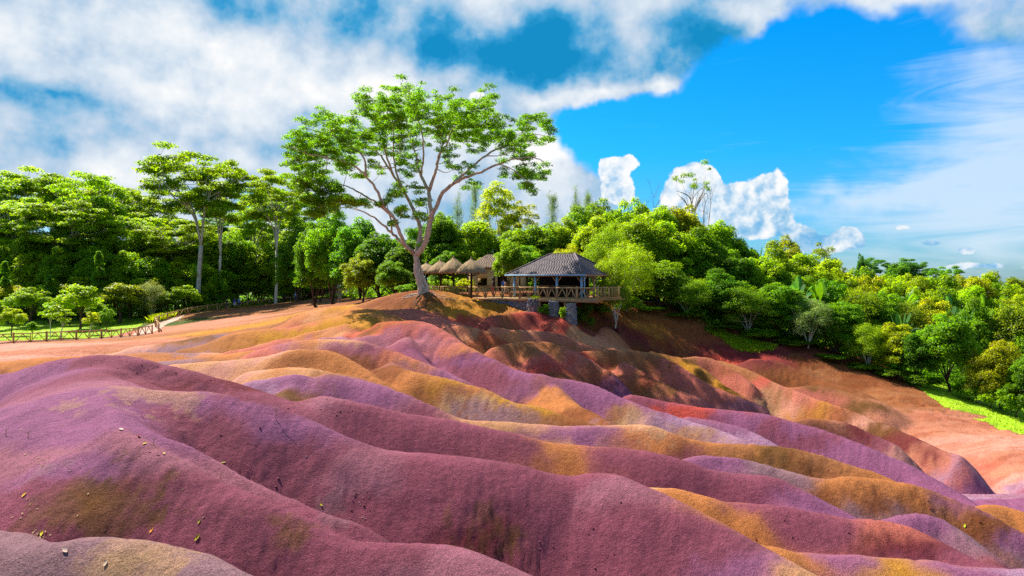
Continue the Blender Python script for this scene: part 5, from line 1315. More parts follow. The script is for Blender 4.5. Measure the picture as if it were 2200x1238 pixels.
# ------------------------------------------------------------------ thatched shelters
THATCH = surf_mat('thatch', lin(92, 72, 52), lin(182, 154, 118), 2.5, .95, 1.0, 30, (6, 6, .5), dist=.05, c3=lin(124, 100, 74))
def shelter(u, d, vp, ve, rpx, label):
    rng = np.random.default_rng(int(u)); X = (u - CU) / F_PX * d; zt = -(vp - V0) / F_PX * d; ze = -(ve - V0) / F_PX * d; r = rpx / F_PX * d
    zb = -1.62
    o = empty('thatched_shelter', (X, d, zb)); tag(o, label, 'shelter', 'thatched shelters in a row')
    h = zt - ze; b = ze - zb
    n = 72
    def rag(v):
        a = np.arctan2(v[:, 1], v[:, 0]); rr_ = np.hypot(v[:, 0], v[:, 1])
        w = 1 + .035 * np.sin(a * 23 + v[:, 2] * 3) * (rr_ / r) + .02 * np.sin(a * 9 + 1)
        v = v * np.c_[w, w, np.ones(len(v))]
        v[:, 2] += np.where(rr_ > r * .9, rng.uniform(-.10, .03, len(v)), rng.uniform(-.015, .015, len(v)))
        return v
    MB().lathe([(r * .93, b - .06), (r * 1.02, b + .02), (r * .86, b + h * .24), (r * .66, b + h * .44), (r * .42, b + h * .62), (r * .2, b + h * .76), (r * .08, b + h * .84), (.015, b + h * .86)], n, rag=rag).build('thatch_roof', THATCH, o, True)
    MB().lathe([(r * .13, b + h * .76), (r * .09, b + h * .85), (.05, b + h * .95), (.012, b + h * 1.04)], 14).build('finial', THATCH, o, True)
    MB().lathe([(.02, b + h * .7), (r * .9, b - .02)], 24).build('ceiling', WOOD_D, o, True)
    MB().tube([(0, 0, -.2), (0, 0, b + h * .7)], .09, 8, True, .1, rng).build('post', WOOD_D, o, True)
    for k in range(6):
        a = k * 1.047; MB().bar((0, 0, b - .35), (math.cos(a) * r * .8, math.sin(a) * r * .8, b + .02), .05).build('strut', WOOD_D, o)
    return o
shelter(1012.7, 62.2, 552, 586, 33, 'thatched shelter nearest the pavilion')
shelter(974.6, 65.6, 549, 586, 31, 'thatched shelter, second from the pavilion')
shelter(946, 68.6, 556, 586, 29, 'thatched shelter, third from the pavilion')
shelter(916, 71.5, 562, 587, 28, 'thatched shelter half hidden behind the spreading tree trunk')

# ------------------------------------------------------------------ pavilion
SHINGLE = surf_mat('grey_shingle', lin(56, 54, 66), lin(104, 90, 90), 1.4, .7, .5, 25, (1, 1, 1), dist=.01, c3=lin(44, 48, 66), spec=.4)
SHINGLE_B = surf_mat('brown_shingle', lin(110, 88, 72), lin(156, 130, 108), 1.4, .75, .5, 25, dist=.01, c3=lin(90, 72, 60))
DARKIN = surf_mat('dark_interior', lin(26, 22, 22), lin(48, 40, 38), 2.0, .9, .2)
CREAM = surf_mat('cream_plaster', lin(190, 160, 110), lin(216, 188, 140), 1.5, .9, .2, 20, dist=.005)
STONE = surf_mat('lava_stone', lin(56, 60, 72), lin(120, 120, 126), 4.0, .85, .6, 14, dist=.02, c3=lin(84, 82, 88))
MORTAR = surf_mat('pale_mortar', lin(150, 134, 112), lin(184, 168, 144), 6.0, .95, .4, 18, dist=.01)

def roof_face(c0, c1, r0, r1, rows, rng, thick=.03, tile=.26):
    """overlapping courses of shingles on a sloping face with eave c0-c1 and ridge r0-r1 (numpy points): one mesh"""
    c0, c1, r0, r1 = [np.asarray(p, float) for p in (c0, c1, r0, r1)]
    nrm = np.cross(c1 - c0, (r0 + r1) / 2 - (c0 + c1) / 2); nrm /= np.linalg.norm(nrm)
    if nrm[2] < 0: nrm = -nrm
    mb = MB()
    for k in range(rows):
        t0, t1 = k / rows, min(1.0, (k + 1.35) / rows)
        a0, b0 = c0 + (r0 - c0) * t0, c1 + (r1 - c1) * t0
        a1, b1 = c0 + (r0 - c0) * t1, c1 + (r1 - c1) * t1
        m = max(1, int(np.linalg.norm(b0 - a0) / tile))
        e = np.clip((np.arange(m + 1) + (rng.uniform(-.2, .2) if m > 1 else 0)) / m, 0, 1)
        for i in range(m):
            g = .01 / max(m * tile, .3); s0, s1 = e[i] + g, e[i + 1] - g
            if s1 <= s0: continue
            L = rng.uniform(.0, .014); up = nrm * (thick + L)
            p = [a0 + (b0 - a0) * s0, a0 + (b0 - a0) * s1, a1 + (b1 - a1) * s1, a1 + (b1 - a1) * s0]
            q = [p[0] + up, p[1] + up, p[2] + nrm * .006, p[3] + nrm * .006]
            mb.hexa(p + q)
    return mb

def pavilion():
    rng = np.random.default_rng(77)
    L = np.array((-.14, 62.0)); R = np.array((6.08, 58.0)); f = (R - L); W_ = np.linalg.norm(f); f /= W_; pdir = np.array((-f[1], f[0]))
    D_ = 6.0; zb = -1.66; ang_ = math.atan2(f[1], f[0])
    o = empty('pavilion', (L[0], L[1], zb), ang_)
    tag(o, 'open timber pavilion with grey shingled hip roof and pale blue posts on the deck', 'pavilion')
    ez = .38 - zb; rz_ = 2.33 - zb
    oh = .35
    e = [np.array((-oh, -oh, ez)), np.array((W_ + oh, -oh, ez)), np.array((W_ + oh, D_ + oh, ez)), np.array((-oh, D_ + oh, ez))]
    ra = np.array((W_ / 2 - 1.25, D_ / 2, rz_)); rb = np.array((W_ / 2 + 1.25, D_ / 2, rz_))
    # roof deck under the shingles, then a shingled face per side
    core = MB().add([*e, ra, rb], [[0, 1, 5, 4], [2, 3, 4, 5]], [[1, 2, 5], [3, 0, 4]])
    ro = core.build('roof', WOOD_D, o)
    for c0, c1, r0, r1 in ((e[0], e[1], ra, rb), (e[1], e[2], rb, rb), (e[2], e[3], rb, ra), (e[3], e[0], ra, ra)):
        tag(roof_face(c0 + (0, 0, .004), c1 + (0, 0, .004), r0 + (0, 0, .004), r1 + (0, 0, .004), 17, rng).build('shingles', SHINGLE, ro), kind='stuff')
    for a, b in ((e[0], ra), (e[1], rb), (e[2], rb), (e[3], ra), (ra, rb)):
        MB().bar(a + (0, 0, .06), b + (0, 0, .06), .16, .05).build('ridge_cap', SHINGLE, ro)
    MB().bar(e[0] + (0, -.04, -.03), e[1] + (.05, -.04, -.03), .10, .10).build('gutter', BLUE_P, o)
    MB().bar(e[1] + (.03, 0, -.06), e[2] + (.03, 0, -.06), .05, .14).build('fascia', WOOD, o)
    MB().bar(e[0] + (-.03, 0, -.06), e[3] + (-.03, 0, -.06), .05, .14).build('fascia', WOOD, o)
    MB().tube([(W_ + .12, -.2, ez - .1), (W_ + .12, -.05, ez - .35), (W_ + .12, -.05, .05)], .05, 8).build('downpipe', BLUE_P, o, True)
    for x in (.35, 2.55, 4.75, 7.15):
        mt = BLUE_P
        MB().box((x, .12, ez / 2), (.17, .17, ez)).build('post', mt, o)
        for s_ in (-1, 1):
            if 0 < x + s_ * .5 < W_ + .3: MB().bar((x + s_ * .07, .12, ez - .62), (x + s_ * .5, .12, ez - .1), .08, .08, (0, 1, 0)).build('knee_brace', WOOD, o)
    for y in (2.2, 4.2, 5.9):
        MB().box((W_ - .1, y, ez / 2), (.17, .17, ez)).build('post', WOOD, o)
        for s_ in (-1, 1): MB().bar((W_ - .1, y + s_ * .07, ez - .62), (W_ - .1, y + s_ * .5, ez - .1), .08, .08, (1, 0, 0)).build('knee_brace', WOOD, o)
    for x in (.3, 2.6, 4.9): MB().box((x, 5.9, ez / 2), (.17, .17, ez)).build('post', WOOD, o)
    MB().bar((0, .12, ez - .07), (W_, .12, ez - .07), .12, .16).build('beam', WOOD, o)
    MB().bar((W_ - .1, .3, ez - .07), (W_ - .1, D_, ez - .07), .12, .16).build('beam', WOOD, o)
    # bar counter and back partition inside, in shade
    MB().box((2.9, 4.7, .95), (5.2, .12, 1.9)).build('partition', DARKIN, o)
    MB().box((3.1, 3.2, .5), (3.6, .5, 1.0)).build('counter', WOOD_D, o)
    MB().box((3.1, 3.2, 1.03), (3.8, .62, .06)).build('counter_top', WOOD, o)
    for x, y in ((1.4, 1.7), (3.2, 1.5), (5.4, 1.8)):
        t = MB().lathe([(.42, .70), (.42, .74), (.02, .745)], 16, (x, y, 0)); t.lathe([(.05, 0), (.05, .7)], 8, (x, y, 0)); t.lathe([(.24, 0), (.24, .03), (.04, .06)], 12, (x, y, 0))
        t.build('table', WOOD, o)
    return o
pavilion()

def back_building():
    rng = np.random.default_rng(78)
    zb = -1.66; c = P(1072, 0, 73.5); o = empty('shingled_house', (c[0], 73.5, zb), R_(-8))
    tag(o, 'cream walled house with brown shingled roof behind the shelters', 'house')
    w, dp = 5.6, 4.4; ez = 1.2 - zb; rz_ = 2.62 - zb; oh = .45
    # front wall in pieces round a doorway and a serving hatch
    for x0, x1, z0, z1 in ((-2.8, -1.9, 0, ez), (-1.9, -.9, 0, .95), (-1.9, -.9, 1.75, ez), (-.9, .2, 0, ez), (.2, 1.2, 2.1, ez), (1.2, 2.8, 0, ez)):
        MB().box(((x0 + x1) / 2, -dp / 2, (z0 + z1) / 2), (x1 - x0, .16, z1 - z0)).build('wall', CREAM, o)
    for x in (-2.8, 2.8): MB().box((x, .0, ez / 2), (.16, dp - .17, ez)).build('wall', CREAM, o)
    MB().box((0, dp / 2, ez / 2), (w, .16, ez)).build('wall', CREAM, o)
    MB().box((-1.4, -dp / 2 - .12, .98), (1.2, .3, .05)).build('hatch_shelf', WOOD, o)
    MB().box((.7, -dp / 2 + .3, 1.05), (.98, .05, 2.08)).build('door', WOOD_D, o)
    e = [np.array((-w / 2 - oh, -dp / 2 - oh, ez)), np.array((w / 2 + oh, -dp / 2 - oh, ez)), np.array((w / 2 + oh, dp / 2 + oh, ez)), np.array((-w / 2 - oh, dp / 2 + oh, ez))]
    ra, rb = np.array((-1.3, 0, rz_)), np.array((1.3, 0, rz_))
    ro = MB().add([*e, ra, rb], [[0, 1, 5, 4], [2, 3, 4, 5]], [[1, 2, 5], [3, 0, 4]]).build('roof', WOOD_D, o)
    for c0, c1, r0, r1 in ((e[0], e[1], ra, rb), (e[1], e[2], rb, rb), (e[2], e[3], rb, ra), (e[3], e[0], ra, ra)):
        tag(roof_face(c0 + (0, 0, .004), c1 + (0, 0, .004), r0 + (0, 0, .004), r1 + (0, 0, .004), 14, rng).build('shingles', SHINGLE_B, ro), kind='stuff')
    for x in (-2.7, 0.1, 2.7): MB().box((x, -dp / 2 - 1.3, ez / 2 - .1), (.13, .13, ez - .2)).build('post', WOOD_D, o)
back_building()

# ------------------------------------------------------------------ deck, its wall and railing
DL, DR_ = np.array((-8.3, 66.8)), np.array((6.9, 55.2))            # front edge of the deck
fr = (DR_ - DL) / np.linalg.norm(DR_ - DL); bk = np.array((-fr[1], fr[0]))
DZ = -1.68
def deck():
    o = empty('timber_deck', (DL[0], DL[1], DZ), math.atan2(fr[1], fr[0]))
    tag(o, 'timber deck under the pavilion and shelters', 'deck')
    Ln = np.linalg.norm(DR_ - DL)
    for k in range(46):            # boards run along the deck, nearest first
        y = .1 + k * .2
        if k < 24: MB().box((Ln / 2, y, -.03 + frng.normal() * .002), (Ln, .186, .05)).build('plank', WOOD_P, o)
    MB().box((Ln * .44, 7.5, -.03), (Ln * .86, 5.2, .05)).build('floor', WOOD, o)
    MB().box((Ln / 2, -.02, -.13), (Ln, .06, .22)).build('edge_beam', WOOD, o)
    for x in np.linspace(.3, Ln - 3.2, 7):
        g = float(gz(*(DL + fr * x))) - DZ
        MB().tube([(x, .12, g - .4), (x, .12, -.06)], .09, 8, True, .08, frng).build('pile', WOOD_P, o, True)
    return o
deck()
rail_pts = [DL + fr * x + bk * .05 for x in np.linspace(5.4, 19.1, 8)]
fence('deck_railing', rail_pts, 1.0, 'wooden railing with V braces along the front of the deck', mat=WOOD_P, z=[DZ] * 8)
rail2 = [DL + fr * x + bk * .05 for x in np.linspace(0, 5.3, 4)]
def slat_fence(bases, label):
    B = [np.array((p[0], p[1], DZ)) for p in bases]; o = empty('bamboo_railing', B[0]); tag(o, label, 'fence'); O = B[0]
    for a, b in zip(B[:-1], B[1:]):
        a, b = a - O, b - O; up = np.array((0, 0, 1.0))
        MB().tube([a + up * .98, b + up * .98], .04, 6).build('rail', WOOD_P, o, True); MB().tube([a + up * .12, b + up * .12], .04, 6).build('rail', WOOD_P, o, True)
        for t in np.linspace(0, 1, 9)[:-1]:
            p = a + (b - a) * t; MB().tube([p + up * -.02, p + (frng.normal() * .06, frng.normal() * .06, 1.02 + frng.normal() * .03)], .035 if t else .06, 6).build('slat' if t else 'post', WOOD_P, o, True)
    return o
slat_fence(rail2, 'yellow bamboo railing in front of the thatched shelters')
side = [DR_ + bk * y - fr * .1 for y in (0.2, 2.2, 4.2)]
slat_fence(side, 'slatted side railing at the right end of the deck')

def stone_blob(rng, n=1):
    v = np.array([(x, y, z) for z in (-.5, .5) for x, y in ((-.5, -.5), (.5, -.5), (.5, .5), (-.5, .5))]) * .8
    return v
def rubble(mb, c, s, rng):
    p = np.array([(-1, -1, -1), (1, -1, -1), (1, 1, -1), (-1, 1, -1), (-1, -1, 1), (1, -1, 1), (1, 1, 1), (-1, 1, 1)], float) * .5 * (1 + rng.uniform(-.3, .12, (8, 3)))
    a = rng.uniform(0, 6.28); ca, sa = math.cos(a), math.sin(a)
    p = np.c_[p[:, 0], p[:, 1] * ca - p[:, 2] * sa, p[:, 1] * sa + p[:, 2] * ca] * s
    mb.hexa(p + c)
def stone_wall(x0, x1, name, label):
    rng = np.random.default_rng(int(x0 * 7 + 3)); a = DL + fr * x0 - bk * .0; b = DL + fr * x1
    o = empty(name, (a[0], a[1], DZ - .25), math.atan2(fr[1], fr[0])); tag(o, label, 'wall')
    Ln = x1 - x0; core, st = MB(), MB()
    N = max(2, int(Ln / .5))
    for k in range(N):
        xa, xb = Ln * k / N, Ln * (k + 1) / N; g = float(gz(*(a + fr * (xa + xb) / 2))) - (DZ - .25) - .3
        core.box(((xa + xb) / 2, .25, g / 2), (xb - xa, .3, -g))
    core.build('mortar', MORTAR, o)
    for k in range(int(Ln * 34)):
        x = rng.uniform(0, Ln); g = float(gz(*(a + fr * x))) - (DZ - .25); z = rng.uniform(min(g, -.2) - .05, 0)
        s = rng.uniform(.12, .26); rubble(st, np.array((x, .09 + rng.normal() * .02, z)), np.array((s, s * .6, s * .8)), rng)
    tag(st.build('stones', STONE, o), kind='stuff')
stone_wall(5.6, 9.6, 'stone_wall', 'rubble stone retaining wall under the left part of the deck')
stone_wall(9.8, 13.2, 'stone_wall', 'rubble stone retaining wall under the middle of the deck')
def gabion(u, v0, v1, d, label, r=.42):
    rng = np.random.default_rng(int(u)); c = P(u, v1, d); zb = float(gz(c[0], d)) - .3; zt = -(v0 - V0) / F_PX * d; h = max(.8, zt - zb)
    o = empty('stone_pillar', (c[0], d, zb)); tag(o, label, 'pillar', 'stone pillars under the deck')
    MB().lathe([(r * 1.05, 0), (r * .95, h * .5), (r * .85, h), (.01, h)], 18).build('core', MORTAR, o)
    st = MB()
    for k in range(240):
        z = rng.uniform(.05, h); a = rng.uniform(0, 6.28); rr_ = r * (1.06 - .2 * z / h); s = rng.uniform(.09, .17)
        rubble(st, np.array((math.cos(a) * rr_, math.sin(a) * rr_, z)), np.array((s, s, s * .8)), rng)
    tag(st.build('stones', STONE, o), kind='stuff')
gabion(1190, 647, 673, 57.6, 'left of two squat stone pillars under the deck')
gabion(1227, 652, 677, 56.0, 'right of two squat stone pillars under the deck')
gabion(1148, 642, 662, 59.2, 'wide stone pier beneath the fern on the deck', .6)
# fern on the pier
plant('banana', 1149, 628, 26, 58.7, 'bright', 'bright fern tuft spilling over the deck edge in front of the pavilion', zbase=DZ - .3)

# ------------------------------------------------------------------ hut, kiosk, pole, tablet at the far path
TIN = surf_mat('tin_sheet', lin(120, 140, 150), lin(170, 184, 190), 2.0, .45, .2, 10, spec=.6)
def hut():
    d = 124.0; c = P(705, 0, d); zb = float(gz(c[0], d)) - .1
    o = empty('wooden_hut', (c[0], d, zb)); tag(o, 'dark plank hut with tilted tin roof sheets behind the far fence', 'hut')
    for k in range(34):
        x = -3.3 + k * .2; MB().box((x, -1.2, .95 + frng.normal() * .03), (.185, .05, 1.9)).build('plank', WOOD_D, o)
    for x in (-3.4, 3.4): MB().box((x, 0, .95), (.06, 2.4, 1.9)).build('side_wall', WOOD_D, o)
    MB().box((0, 1.2, .95), (6.8, .06, 1.9)).build('back_wall', WOOD_D, o)
    for x0, x1, tl in ((-3.7, -1.4, .28), (-1.3, 1.4, .12), (1.5, 3.7, .18)):
        mb = MB(); n = 14; xs = np.linspace(x0, x1, n)
        for a, b, i in zip(xs[:-1], xs[1:], range(n)):
            z0, z1 = 2.0 + (a - x0) * tl + .03 * (i % 2), 2.0 + (b - x0) * tl + .03 * ((i + 1) % 2)
            mb.hexa([(a, -1.7, z0), (b, -1.7, z1), (b, 1.5, z1 + .35), (a, 1.5, z0 + .35), (a, -1.7, z0 + .02), (b, -1.7, z1 + .02), (b, 1.5, z1 + .37), (a, 1.5, z0 + .37)])
        mb.build('roof_sheet', TIN, o)
    d = 119.0; c = P(763, 0, d); zb = float(gz(c[0], d)) - .1
    k = empty('ticket_kiosk', (c[0], d, zb)); tag(k, 'small dark kiosk with grey peaked roof at the end of the hut', 'kiosk')
    for x, y, sx, sy in ((0, .8, 1.6, .06), (-.8, 0, .06, 1.54), (.8, 0, .06, 1.54)): MB().box((x, y, 1.2), (sx, sy, 2.4)).build('wall', WOOD_D, k)
    MB().box((0, -.78, .55), (1.54, .06, 1.1)).build('counter', WOOD_D, k)
    MB().add([(-1.15, -1.15, 2.4), (1.15, -1.15, 2.4), (1.15, 1.15, 2.4), (-1.15, 1.15, 2.4), (0, 0, 3.4), (-1.15, -1.15, 2.3), (1.15, -1.15, 2.3), (1.15, 1.15, 2.3), (-1.15, 1.15, 2.3)],
             [[5, 6, 1, 0], [6, 7, 2, 1], [7, 8, 3, 2], [8, 5, 0, 3], [8, 7, 6, 5]], [[0, 1, 4], [1, 2, 4], [2, 3, 4], [3, 0, 4]]).build('roof', SHINGLE_B, k)
hut()
def pole():
    c = P(567, 0, 123.5); zb = float(gz(c[0], 123.5)); o = empty('wooden_pole', (c[0], 123.5, zb)); tag(o, 'slim tall wooden pole behind the far fence', 'pole')
    MB().tube([(0, 0, -.3), (.03, 0, 2.6), (0, 0, 5.4)], [.11, .09, .08], 8, True, .05, frng).build('shaft', WOOD_P, o, True)
    MB().box((0, 0, 5.3), (.9, .07, .07)).build('crossbar', WOOD_P, o)
pole()
PINK = surf_mat('pink_stone', lin(196, 150, 128), lin(226, 186, 166), 2.0, .85, .4, 16, dist=.02, c3=lin(170, 126, 108))
def tablet():
    d = 125.5; c = P(621, 0, d); zb = float(gz(c[0], d)) - .05; o = empty('stone_tablet', (c[0], d, zb)); tag(o, 'pale pink stepped stone tablet standing by the path', 'monument')
    MB().box((-.15, 0, .85), (.75, .22, 1.7)).build('slab', PINK, o)
    MB().box((.38, 0, 1.15), (.30, .26, 2.3)).build('pillar', PINK, o)
    MB().box((.12, .01, 2.18), (.82, .24, .26)).build('cap', PINK, o)
    MB().box((0.05, 0, .05), (1.3, .5, .2)).build('plinth', PINK, o)
tablet()

# ------------------------------------------------------------------ people
def flat_mat(name, c, rough=.8):
    m, nt, b = new_mat(name)
    tc = nd(nt, 'ShaderNodeTexCoord'); no = nd(nt, 'ShaderNodeTexNoise', Scale=9.0, Detail=4.0)
    nt.links.new(tc.outputs['Object'], no.inputs['Vector'])
    col = ramp(nt, no.outputs[0], [(.3, tuple(k * .75 for k in c)), (.7, tuple(min(1, k * 1.15) for k in c))])
    nt.links.new(col, b.inputs['Base Color']); b.inputs['Roughness'].default_value = rough
    return m
SKIN = flat_mat('skin', lin(190, 130, 98), .6); SKIN_D = flat_mat('brown_skin', lin(120, 76, 54), .6)
_cloth = {}
def cloth(c):
    if c not in _cloth: _cloth[c] = flat_mat('cloth', lin(*c), .9)
    return _cloth[c]
def skinned(name, nodes, edges, mat, parent, root=0, sub=2):
    """nodes: (x, y, z, rx, ry)"""
    me = bpy.data.meshes.new(name)
    me.from_pydata([n[:3] for n in nodes], edges, [])
    me.materials.append(mat)
    o = link(name, me, parent)
    md = o.modifiers.new('skin', 'SKIN'); md.use_smooth_shade = True; md.branch_smoothing = .4
    sl = me.skin_vertices[0].data if me.skin_vertices else None
    if sl is None:
        bm = bmesh.new(); bm.from_mesh(me); bm.verts.layers.skin.verify(); bm.to_mesh(me); bm.free(); sl = me.skin_vertices[0].data
    for k, n in enumerate(nodes):
        sl[k].radius = (n[3], n[4]); sl[k].use_root = (k == root)
    s = o.modifiers.new('smooth', 'SUBSURF'); s.levels = s.render_levels = sub
    return o
def person(u, d, rz, label, shirt, legs, skin=None, step=.18, arms=(.15, -.1), hair=(40, 28, 22), z=None, long=False, sit=False, hat=None):
    skin = skin or SKIN
    X = (u - CU) / F_PX * d; zb = float(gz(X, d)) if z is None else z
    o = empty('person', (X, d, zb), rz); tag(o, label, 'person')
    # joints: body faces -Y locally; stride along Y
    hp, kn = .92, .48
    if sit: dz = -.42
    else: dz = 0
    legsn = {}
    for s_, st in ((1, step), (-1, -step)):
        if sit: legsn[s_] = [(s_ * .10, 0, hp + dz - .02), (s_ * .12, -.42, hp + dz + .02), (s_ * .12, -.45, .08), (s_ * .12, -.62, .04)]
        else: legsn[s_] = [(s_ * .10, 0, hp - .04), (s_ * .11, -st * .55 - .03, kn), (s_ * .11, -st + (.10 if st < 0 else 0), .08), (s_ * .11, -st - (.12 if st > 0 else .06), .035)]
    arm = {s_: [(s_ * .19, 0, 1.42 + dz), (s_ * .25, -sw * .35 + .03, 1.14 + dz), (s_ * .26, -sw - .06, .90 + dz), (s_ * .26, -sw - .1, .80 + dz)] for s_, sw in ((1, arms[0]), (-1, arms[1]))}
    nodes = [(0, 0, hp + dz, .13, .10), (0, 0, 1.15 + dz, .125, .09), (0, 0, 1.38 + dz, .15, .10), (0, -.01, 1.50 + dz, .055, .055), (0, -.02, 1.60 + dz, .075, .085), (0, -.025, 1.70 + dz, .07, .085), (0, -.02, 1.765 + dz, .035, .045)]
    edges = [(0, 1), (1, 2), (2, 3), (3, 4), (4, 5), (5, 6)]
    for s_ in (1, -1):
        b = len(nodes); nodes += [(*p, r, r) for p, r in zip(legsn[s_], (.085, .058, .042, .036))]; edges += [(0, b), (b, b + 1), (b + 1, b + 2), (b + 2, b + 3)]
        b = len(nodes); nodes += [(*p, r, r) for p, r in zip(arm[s_], (.052, .042, .032, .034))]; edges += [(2, b), (b, b + 1), (b + 1, b + 2), (b + 2, b + 3)]
    skinned('body', nodes, edges, skin, o)
    sh = [(0, 0, hp + .0 + dz, .155, .125), (0, 0, 1.15 + dz, .150, .115), (0, 0, 1.40 + dz, .172, .122), (0, 0, 1.455 + dz, .09, .085)]
    e2 = [(0, 1), (1, 2), (2, 3)]
    for s_ in (1, -1):
        a = arm[s_]; b = len(sh); sh += [(*a[0], .078, .078), (*[(p + q) / 2 for p, q in zip(a[0], a[1])], .068, .068), (*a[1], .06, .06)]; e2 += [(2, b), (b, b + 1), (b + 1, b + 2)]
    skinned('shirt', sh, e2, cloth(shirt), o)
    tr = [(0, 0, hp + dz, .148, .122)]; e3 = []
    for s_ in (1, -1):
        l = legsn[s_]; b = len(tr); tr += [(*l[0], .108, .108), (*l[1], .085, .085)]; e3 += [(0, b), (b, b + 1)]
        if long: tr += [(*l[2], .062, .062)]; e3 += [(b + 1, b + 2)]
    skinned('trousers' if long else 'shorts', tr, e3, cloth(legs), o)
    for s_ in (1, -1):
        l = legsn[s_]; skinned('shoe', [(l[2][0], l[2][1] + .03, .045, .045, .045), (l[3][0], l[3][1], .04, .045, .035)], [(0, 1)], cloth((60, 54, 52)), o, 0, 1)
    if hat: MB().lathe([(.17, 1.735 + dz), (.105, 1.745 + dz), (.10, 1.84 + dz), (.02, 1.86 + dz)], 12, (0, -.02, 0)).build('hat', cloth(hat), o, True)
    else: MB().lathe([(.098, 1.60 + dz), (.108, 1.68 + dz), (.10, 1.75 + dz), (.07, 1.80 + dz), (.01, 1.82 + dz)], 12, (0, .012, 0)).build('hair', cloth(hair), o, True)
    return o
person(487, 113.2, R_(70), 'walker in a dark top and shorts, foremost of the three on the path', (40, 34, 46), (70, 64, 80), SKIN)
person(504, 115.0, R_(70), 'walker in a dark blue shirt, middle of the three on the path', (44, 60, 150), (210, 210, 214), SKIN_D, .14)
person(514, 116.0, R_(75), 'walker in a light blue shirt, last of the three on the path', (90, 150, 214), (40, 70, 130), SKIN, .1, (.05, -.05))
person(609, 121.3, R_(180), 'person in dark clothes standing left of the stone tablet', (36, 36, 44), (30, 30, 36), SKIN_D, .04, (.2, .15), long=True)
person(635, 121.6, R_(175), 'person in a white hat and pale blue shirt beside the stone tablet', (150, 176, 220), (60, 70, 120), SKIN, .06, (.1, .05), hat=(230, 230, 236))
person(746, 120.0, R_(200), 'person in a bright blue shirt in front of the dark hut', (70, 140, 220), (40, 50, 80), SKIN, .05, long=True)
person(1082, 66.5, R_(150), 'person in a blue shirt standing at the counter of the house', (50, 110, 200), (40, 44, 60), SKIN, .04, long=True, z=DZ)
person(1059, 66.0, R_(100), 'person in dark top and red shorts standing on the deck by the shelters', (34, 30, 34), (190, 70, 60), SKIN_D, .06, z=DZ)
person(1086, 64.0, R_(120), 'seated person with fair hair on the deck before the pavilion', (150, 120, 90), (60, 50, 46), SKIN, z=DZ, sit=True, hair=(170, 130, 80))
def stool(u, d):
    X = (u - CU) / F_PX * d; o = empty('wooden_stool', (X, d, DZ)); tag(o, 'wooden stool under the seated person on the deck', 'stool')
    MB().lathe([(.2, .36), (.2, .41), (.01, .412)], 16).build('seat', WOOD, o)
    for a in range(4): MB().bar((.09 * math.cos(a * 1.57), .09 * math.sin(a * 1.57), .37), (.17 * math.cos(a * 1.57), .17 * math.sin(a * 1.57), 0), .035).build('leg', WOOD, o)
stool(1086, 64.0)

# ------------------------------------------------------------------ loose bits on the near dunes
lrng = np.random.default_rng(314)
def leaf_mesh(L, W, curl):
    t = np.linspace(0, 1, 6); w = np.sin(np.pi * np.clip(t, .03, .97)) ** .8 * W / 2
    v, q = [], []
    for k, (a, b) in enumerate(zip(t, w)):
        z = curl * L * (a - .5) ** 2 * 2
        v += [(a * L - L / 2, -b, z + b * .5), (a * L - L / 2, 0, z), (a * L - L / 2, b, z + b * .5)]
        if k: n = k * 3; q += [(n - 3, n - 2, n + 1, n), (n - 2, n - 1, n + 2, n + 1)]
    return np.array(v), np.array(q)
def lie(p):
    """rotation that lays a thing on the slope at p"""
    e = .08; gx = float(gz(p[0] + e, p[1]) - gz(p[0] - e, p[1])) / (2 * e); gy = float(gz(p[0], p[1] + e) - gz(p[0], p[1] - e)) / (2 * e)
    return Vector((-gx, -gy, 1)).normalized().to_track_quat('Z', 'Y').to_matrix() @ Matrix.Rotation(lrng.uniform(0, 6.28), 3, 'Z')
def fallen_leaf(u, v, L, col, label, tilt=.15):
    p = hit(u, v); vv, q = leaf_mesh(L, L * .5, .2)
    me = mesh_np('fallen_leaf', np.r_[vv, vv - (0, 0, .004)], np.r_[q, q[:, ::-1] + len(vv)], smooth=True, mats=[cloth(col)])
    o = link('fallen_leaf', me, None, p + (0, 0, .010), lie(p).to_euler())
    tag(o, label, 'leaf', 'fallen leaves on the dunes')
for a in [(298,939,.15,(214,92,24),'orange curled leaf lying on the left mauve dune crest'),(424,1157,.14,(170,150,30),'yellow green leaf lying on the dark lower flank'),(326,1141,.12,(214,140,40),'amber leaf at the foot of the dark flank'),(310,955,.12,(190,150,60),'tan leaf just below the orange one'),
          (352,977,.10,(200,160,90),'pale tan leaf in the small gully'),(52,1066,.12,(214,160,30),'golden leaf at the far left of the flank'),(428,1123,.10,(160,140,40),'small yellow leaf above the yellow green one'),(227,1215,.11,(190,160,130),'tan leaf on the grey foreground dune'),
          (140,1187,.13,(176,150,132),'dull curled leaf on the grey foreground dune, at its left'),(480,997,.13,(214,180,100),'straw coloured leaf on the second crest'),(690,1088,.10,(210,200,40),'small yellow leaf near the crack in the dune'),(260,925,.16,(190,166,150),'long pale leaf above the orange one'),
          (2072,1133,.14,(190,200,30),'yellow green sprig on the right lower dune'),(90,1150,.12,(210,190,40),'yellow leaf beside the litter in the left hollow')]:
    fallen_leaf(*a)
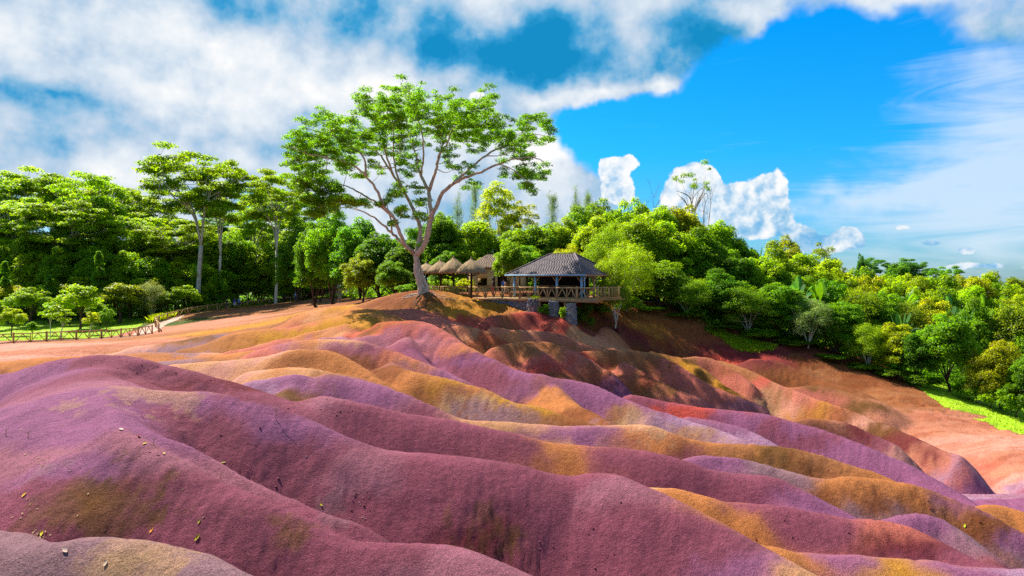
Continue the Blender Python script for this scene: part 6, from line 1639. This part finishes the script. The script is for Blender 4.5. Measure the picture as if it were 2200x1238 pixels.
# litter gathered in the hollow, and clods and pebbles
def litter(spots, n, smin, smax, col, name, label, flat):
    mb = MB()
    for u, v, ru, rv, w in spots:
        for k in range(int(n * w)):
            p = hit(u + lrng.normal() * ru, v + lrng.normal() * rv); s = lrng.uniform(smin, smax)
            if flat:
                vv, q = leaf_mesh(s, s * .5, .25); vv = vv @ np.array(lie(p)).T
                mb.add(vv + p + (0, 0, .008), q)
            else: rubble(mb, p + (0, 0, s * .05), np.array((s, s * .8, s * .6)), lrng)
    return tag(mb.build(name, cloth(col) if isinstance(col, tuple) else col, None), label, kind='stuff')
litter([(85,1147,14,6,1.),(60,1110,16,14,.5),(90,985,8,14,.6),(150,960,60,40,.5),(120,930,60,30,.4),(400,1080,120,60,.4)], 12, .04, .08, (176, 140, 96), 'leaf_litter', 'dry pale leaf litter gathered in the left hollow', True)
CLOD = surf_mat('earth_clod', lin(104, 54, 62), lin(140, 80, 86), 8.0, .95, .3)
litter([(200,775,70,10,1.),(340,800,60,14,1.),(450,830,60,12,.8),(600,860,40,12,.6),(700,880,60,15,.5),(330,930,60,30,.4),(500,1000,120,50,.8),(770,1090,10,25,.8),(1330,820,70,12,1.6),(1630,862,30,8,.8),(1830,905,50,12,1.),(2050,1110,60,20,1.),(1200,1150,200,50,1.),(1700,1130,150,30,.6)], 10, .02, .055, CLOD, 'earth_clods', 'small clods of earth lying on the dunes', False)
PALE = surf_mat('pale_pebble', lin(170, 140, 130), lin(206, 184, 170), 8.0, .9, .3)
litter([(775,1085,8,20,1.),(940,770,15,20,.5),(830,800,10,20,.6),(690,960,30,20,.4),(1280,800,60,8,1.2),(1440,830,60,8,.6),(960,880,40,10,.5)], 14, .015, .035, PALE, 'pebbles', 'pale pebbles washed into the gullies', False)
# thin dry twigs
for u, v, L, lb in [(592,900,.5,'thin pale twig standing on the long mauve ridge'),(12,938,.3,'thin pale grass stalk at the left edge'),(60,942,.25,'short pale stalk beside the stalk at the left edge'),(330,955,.22,'forked dry twig by the orange leaf'),(474,1030,.2,'short curved twig on the second crest')]:
    p = hit(u, v); o = empty('dry_twig', p); tag(o, lb, 'twig', 'dry twigs on the dunes')
    MB().tube([(0, 0, -.02), (.05 * L, 0, .45 * L), (.3 * L, .1 * L, .8 * L)], np.array((.008, .007, .004)), 5).build('stem', WOOD_P, o, True)
    MB().tube([(.03 * L, 0, .4 * L), (-.2 * L, .1 * L, .7 * L)], np.array((.005, .003)), 5).build('side_shoot', WOOD_P, o, True)
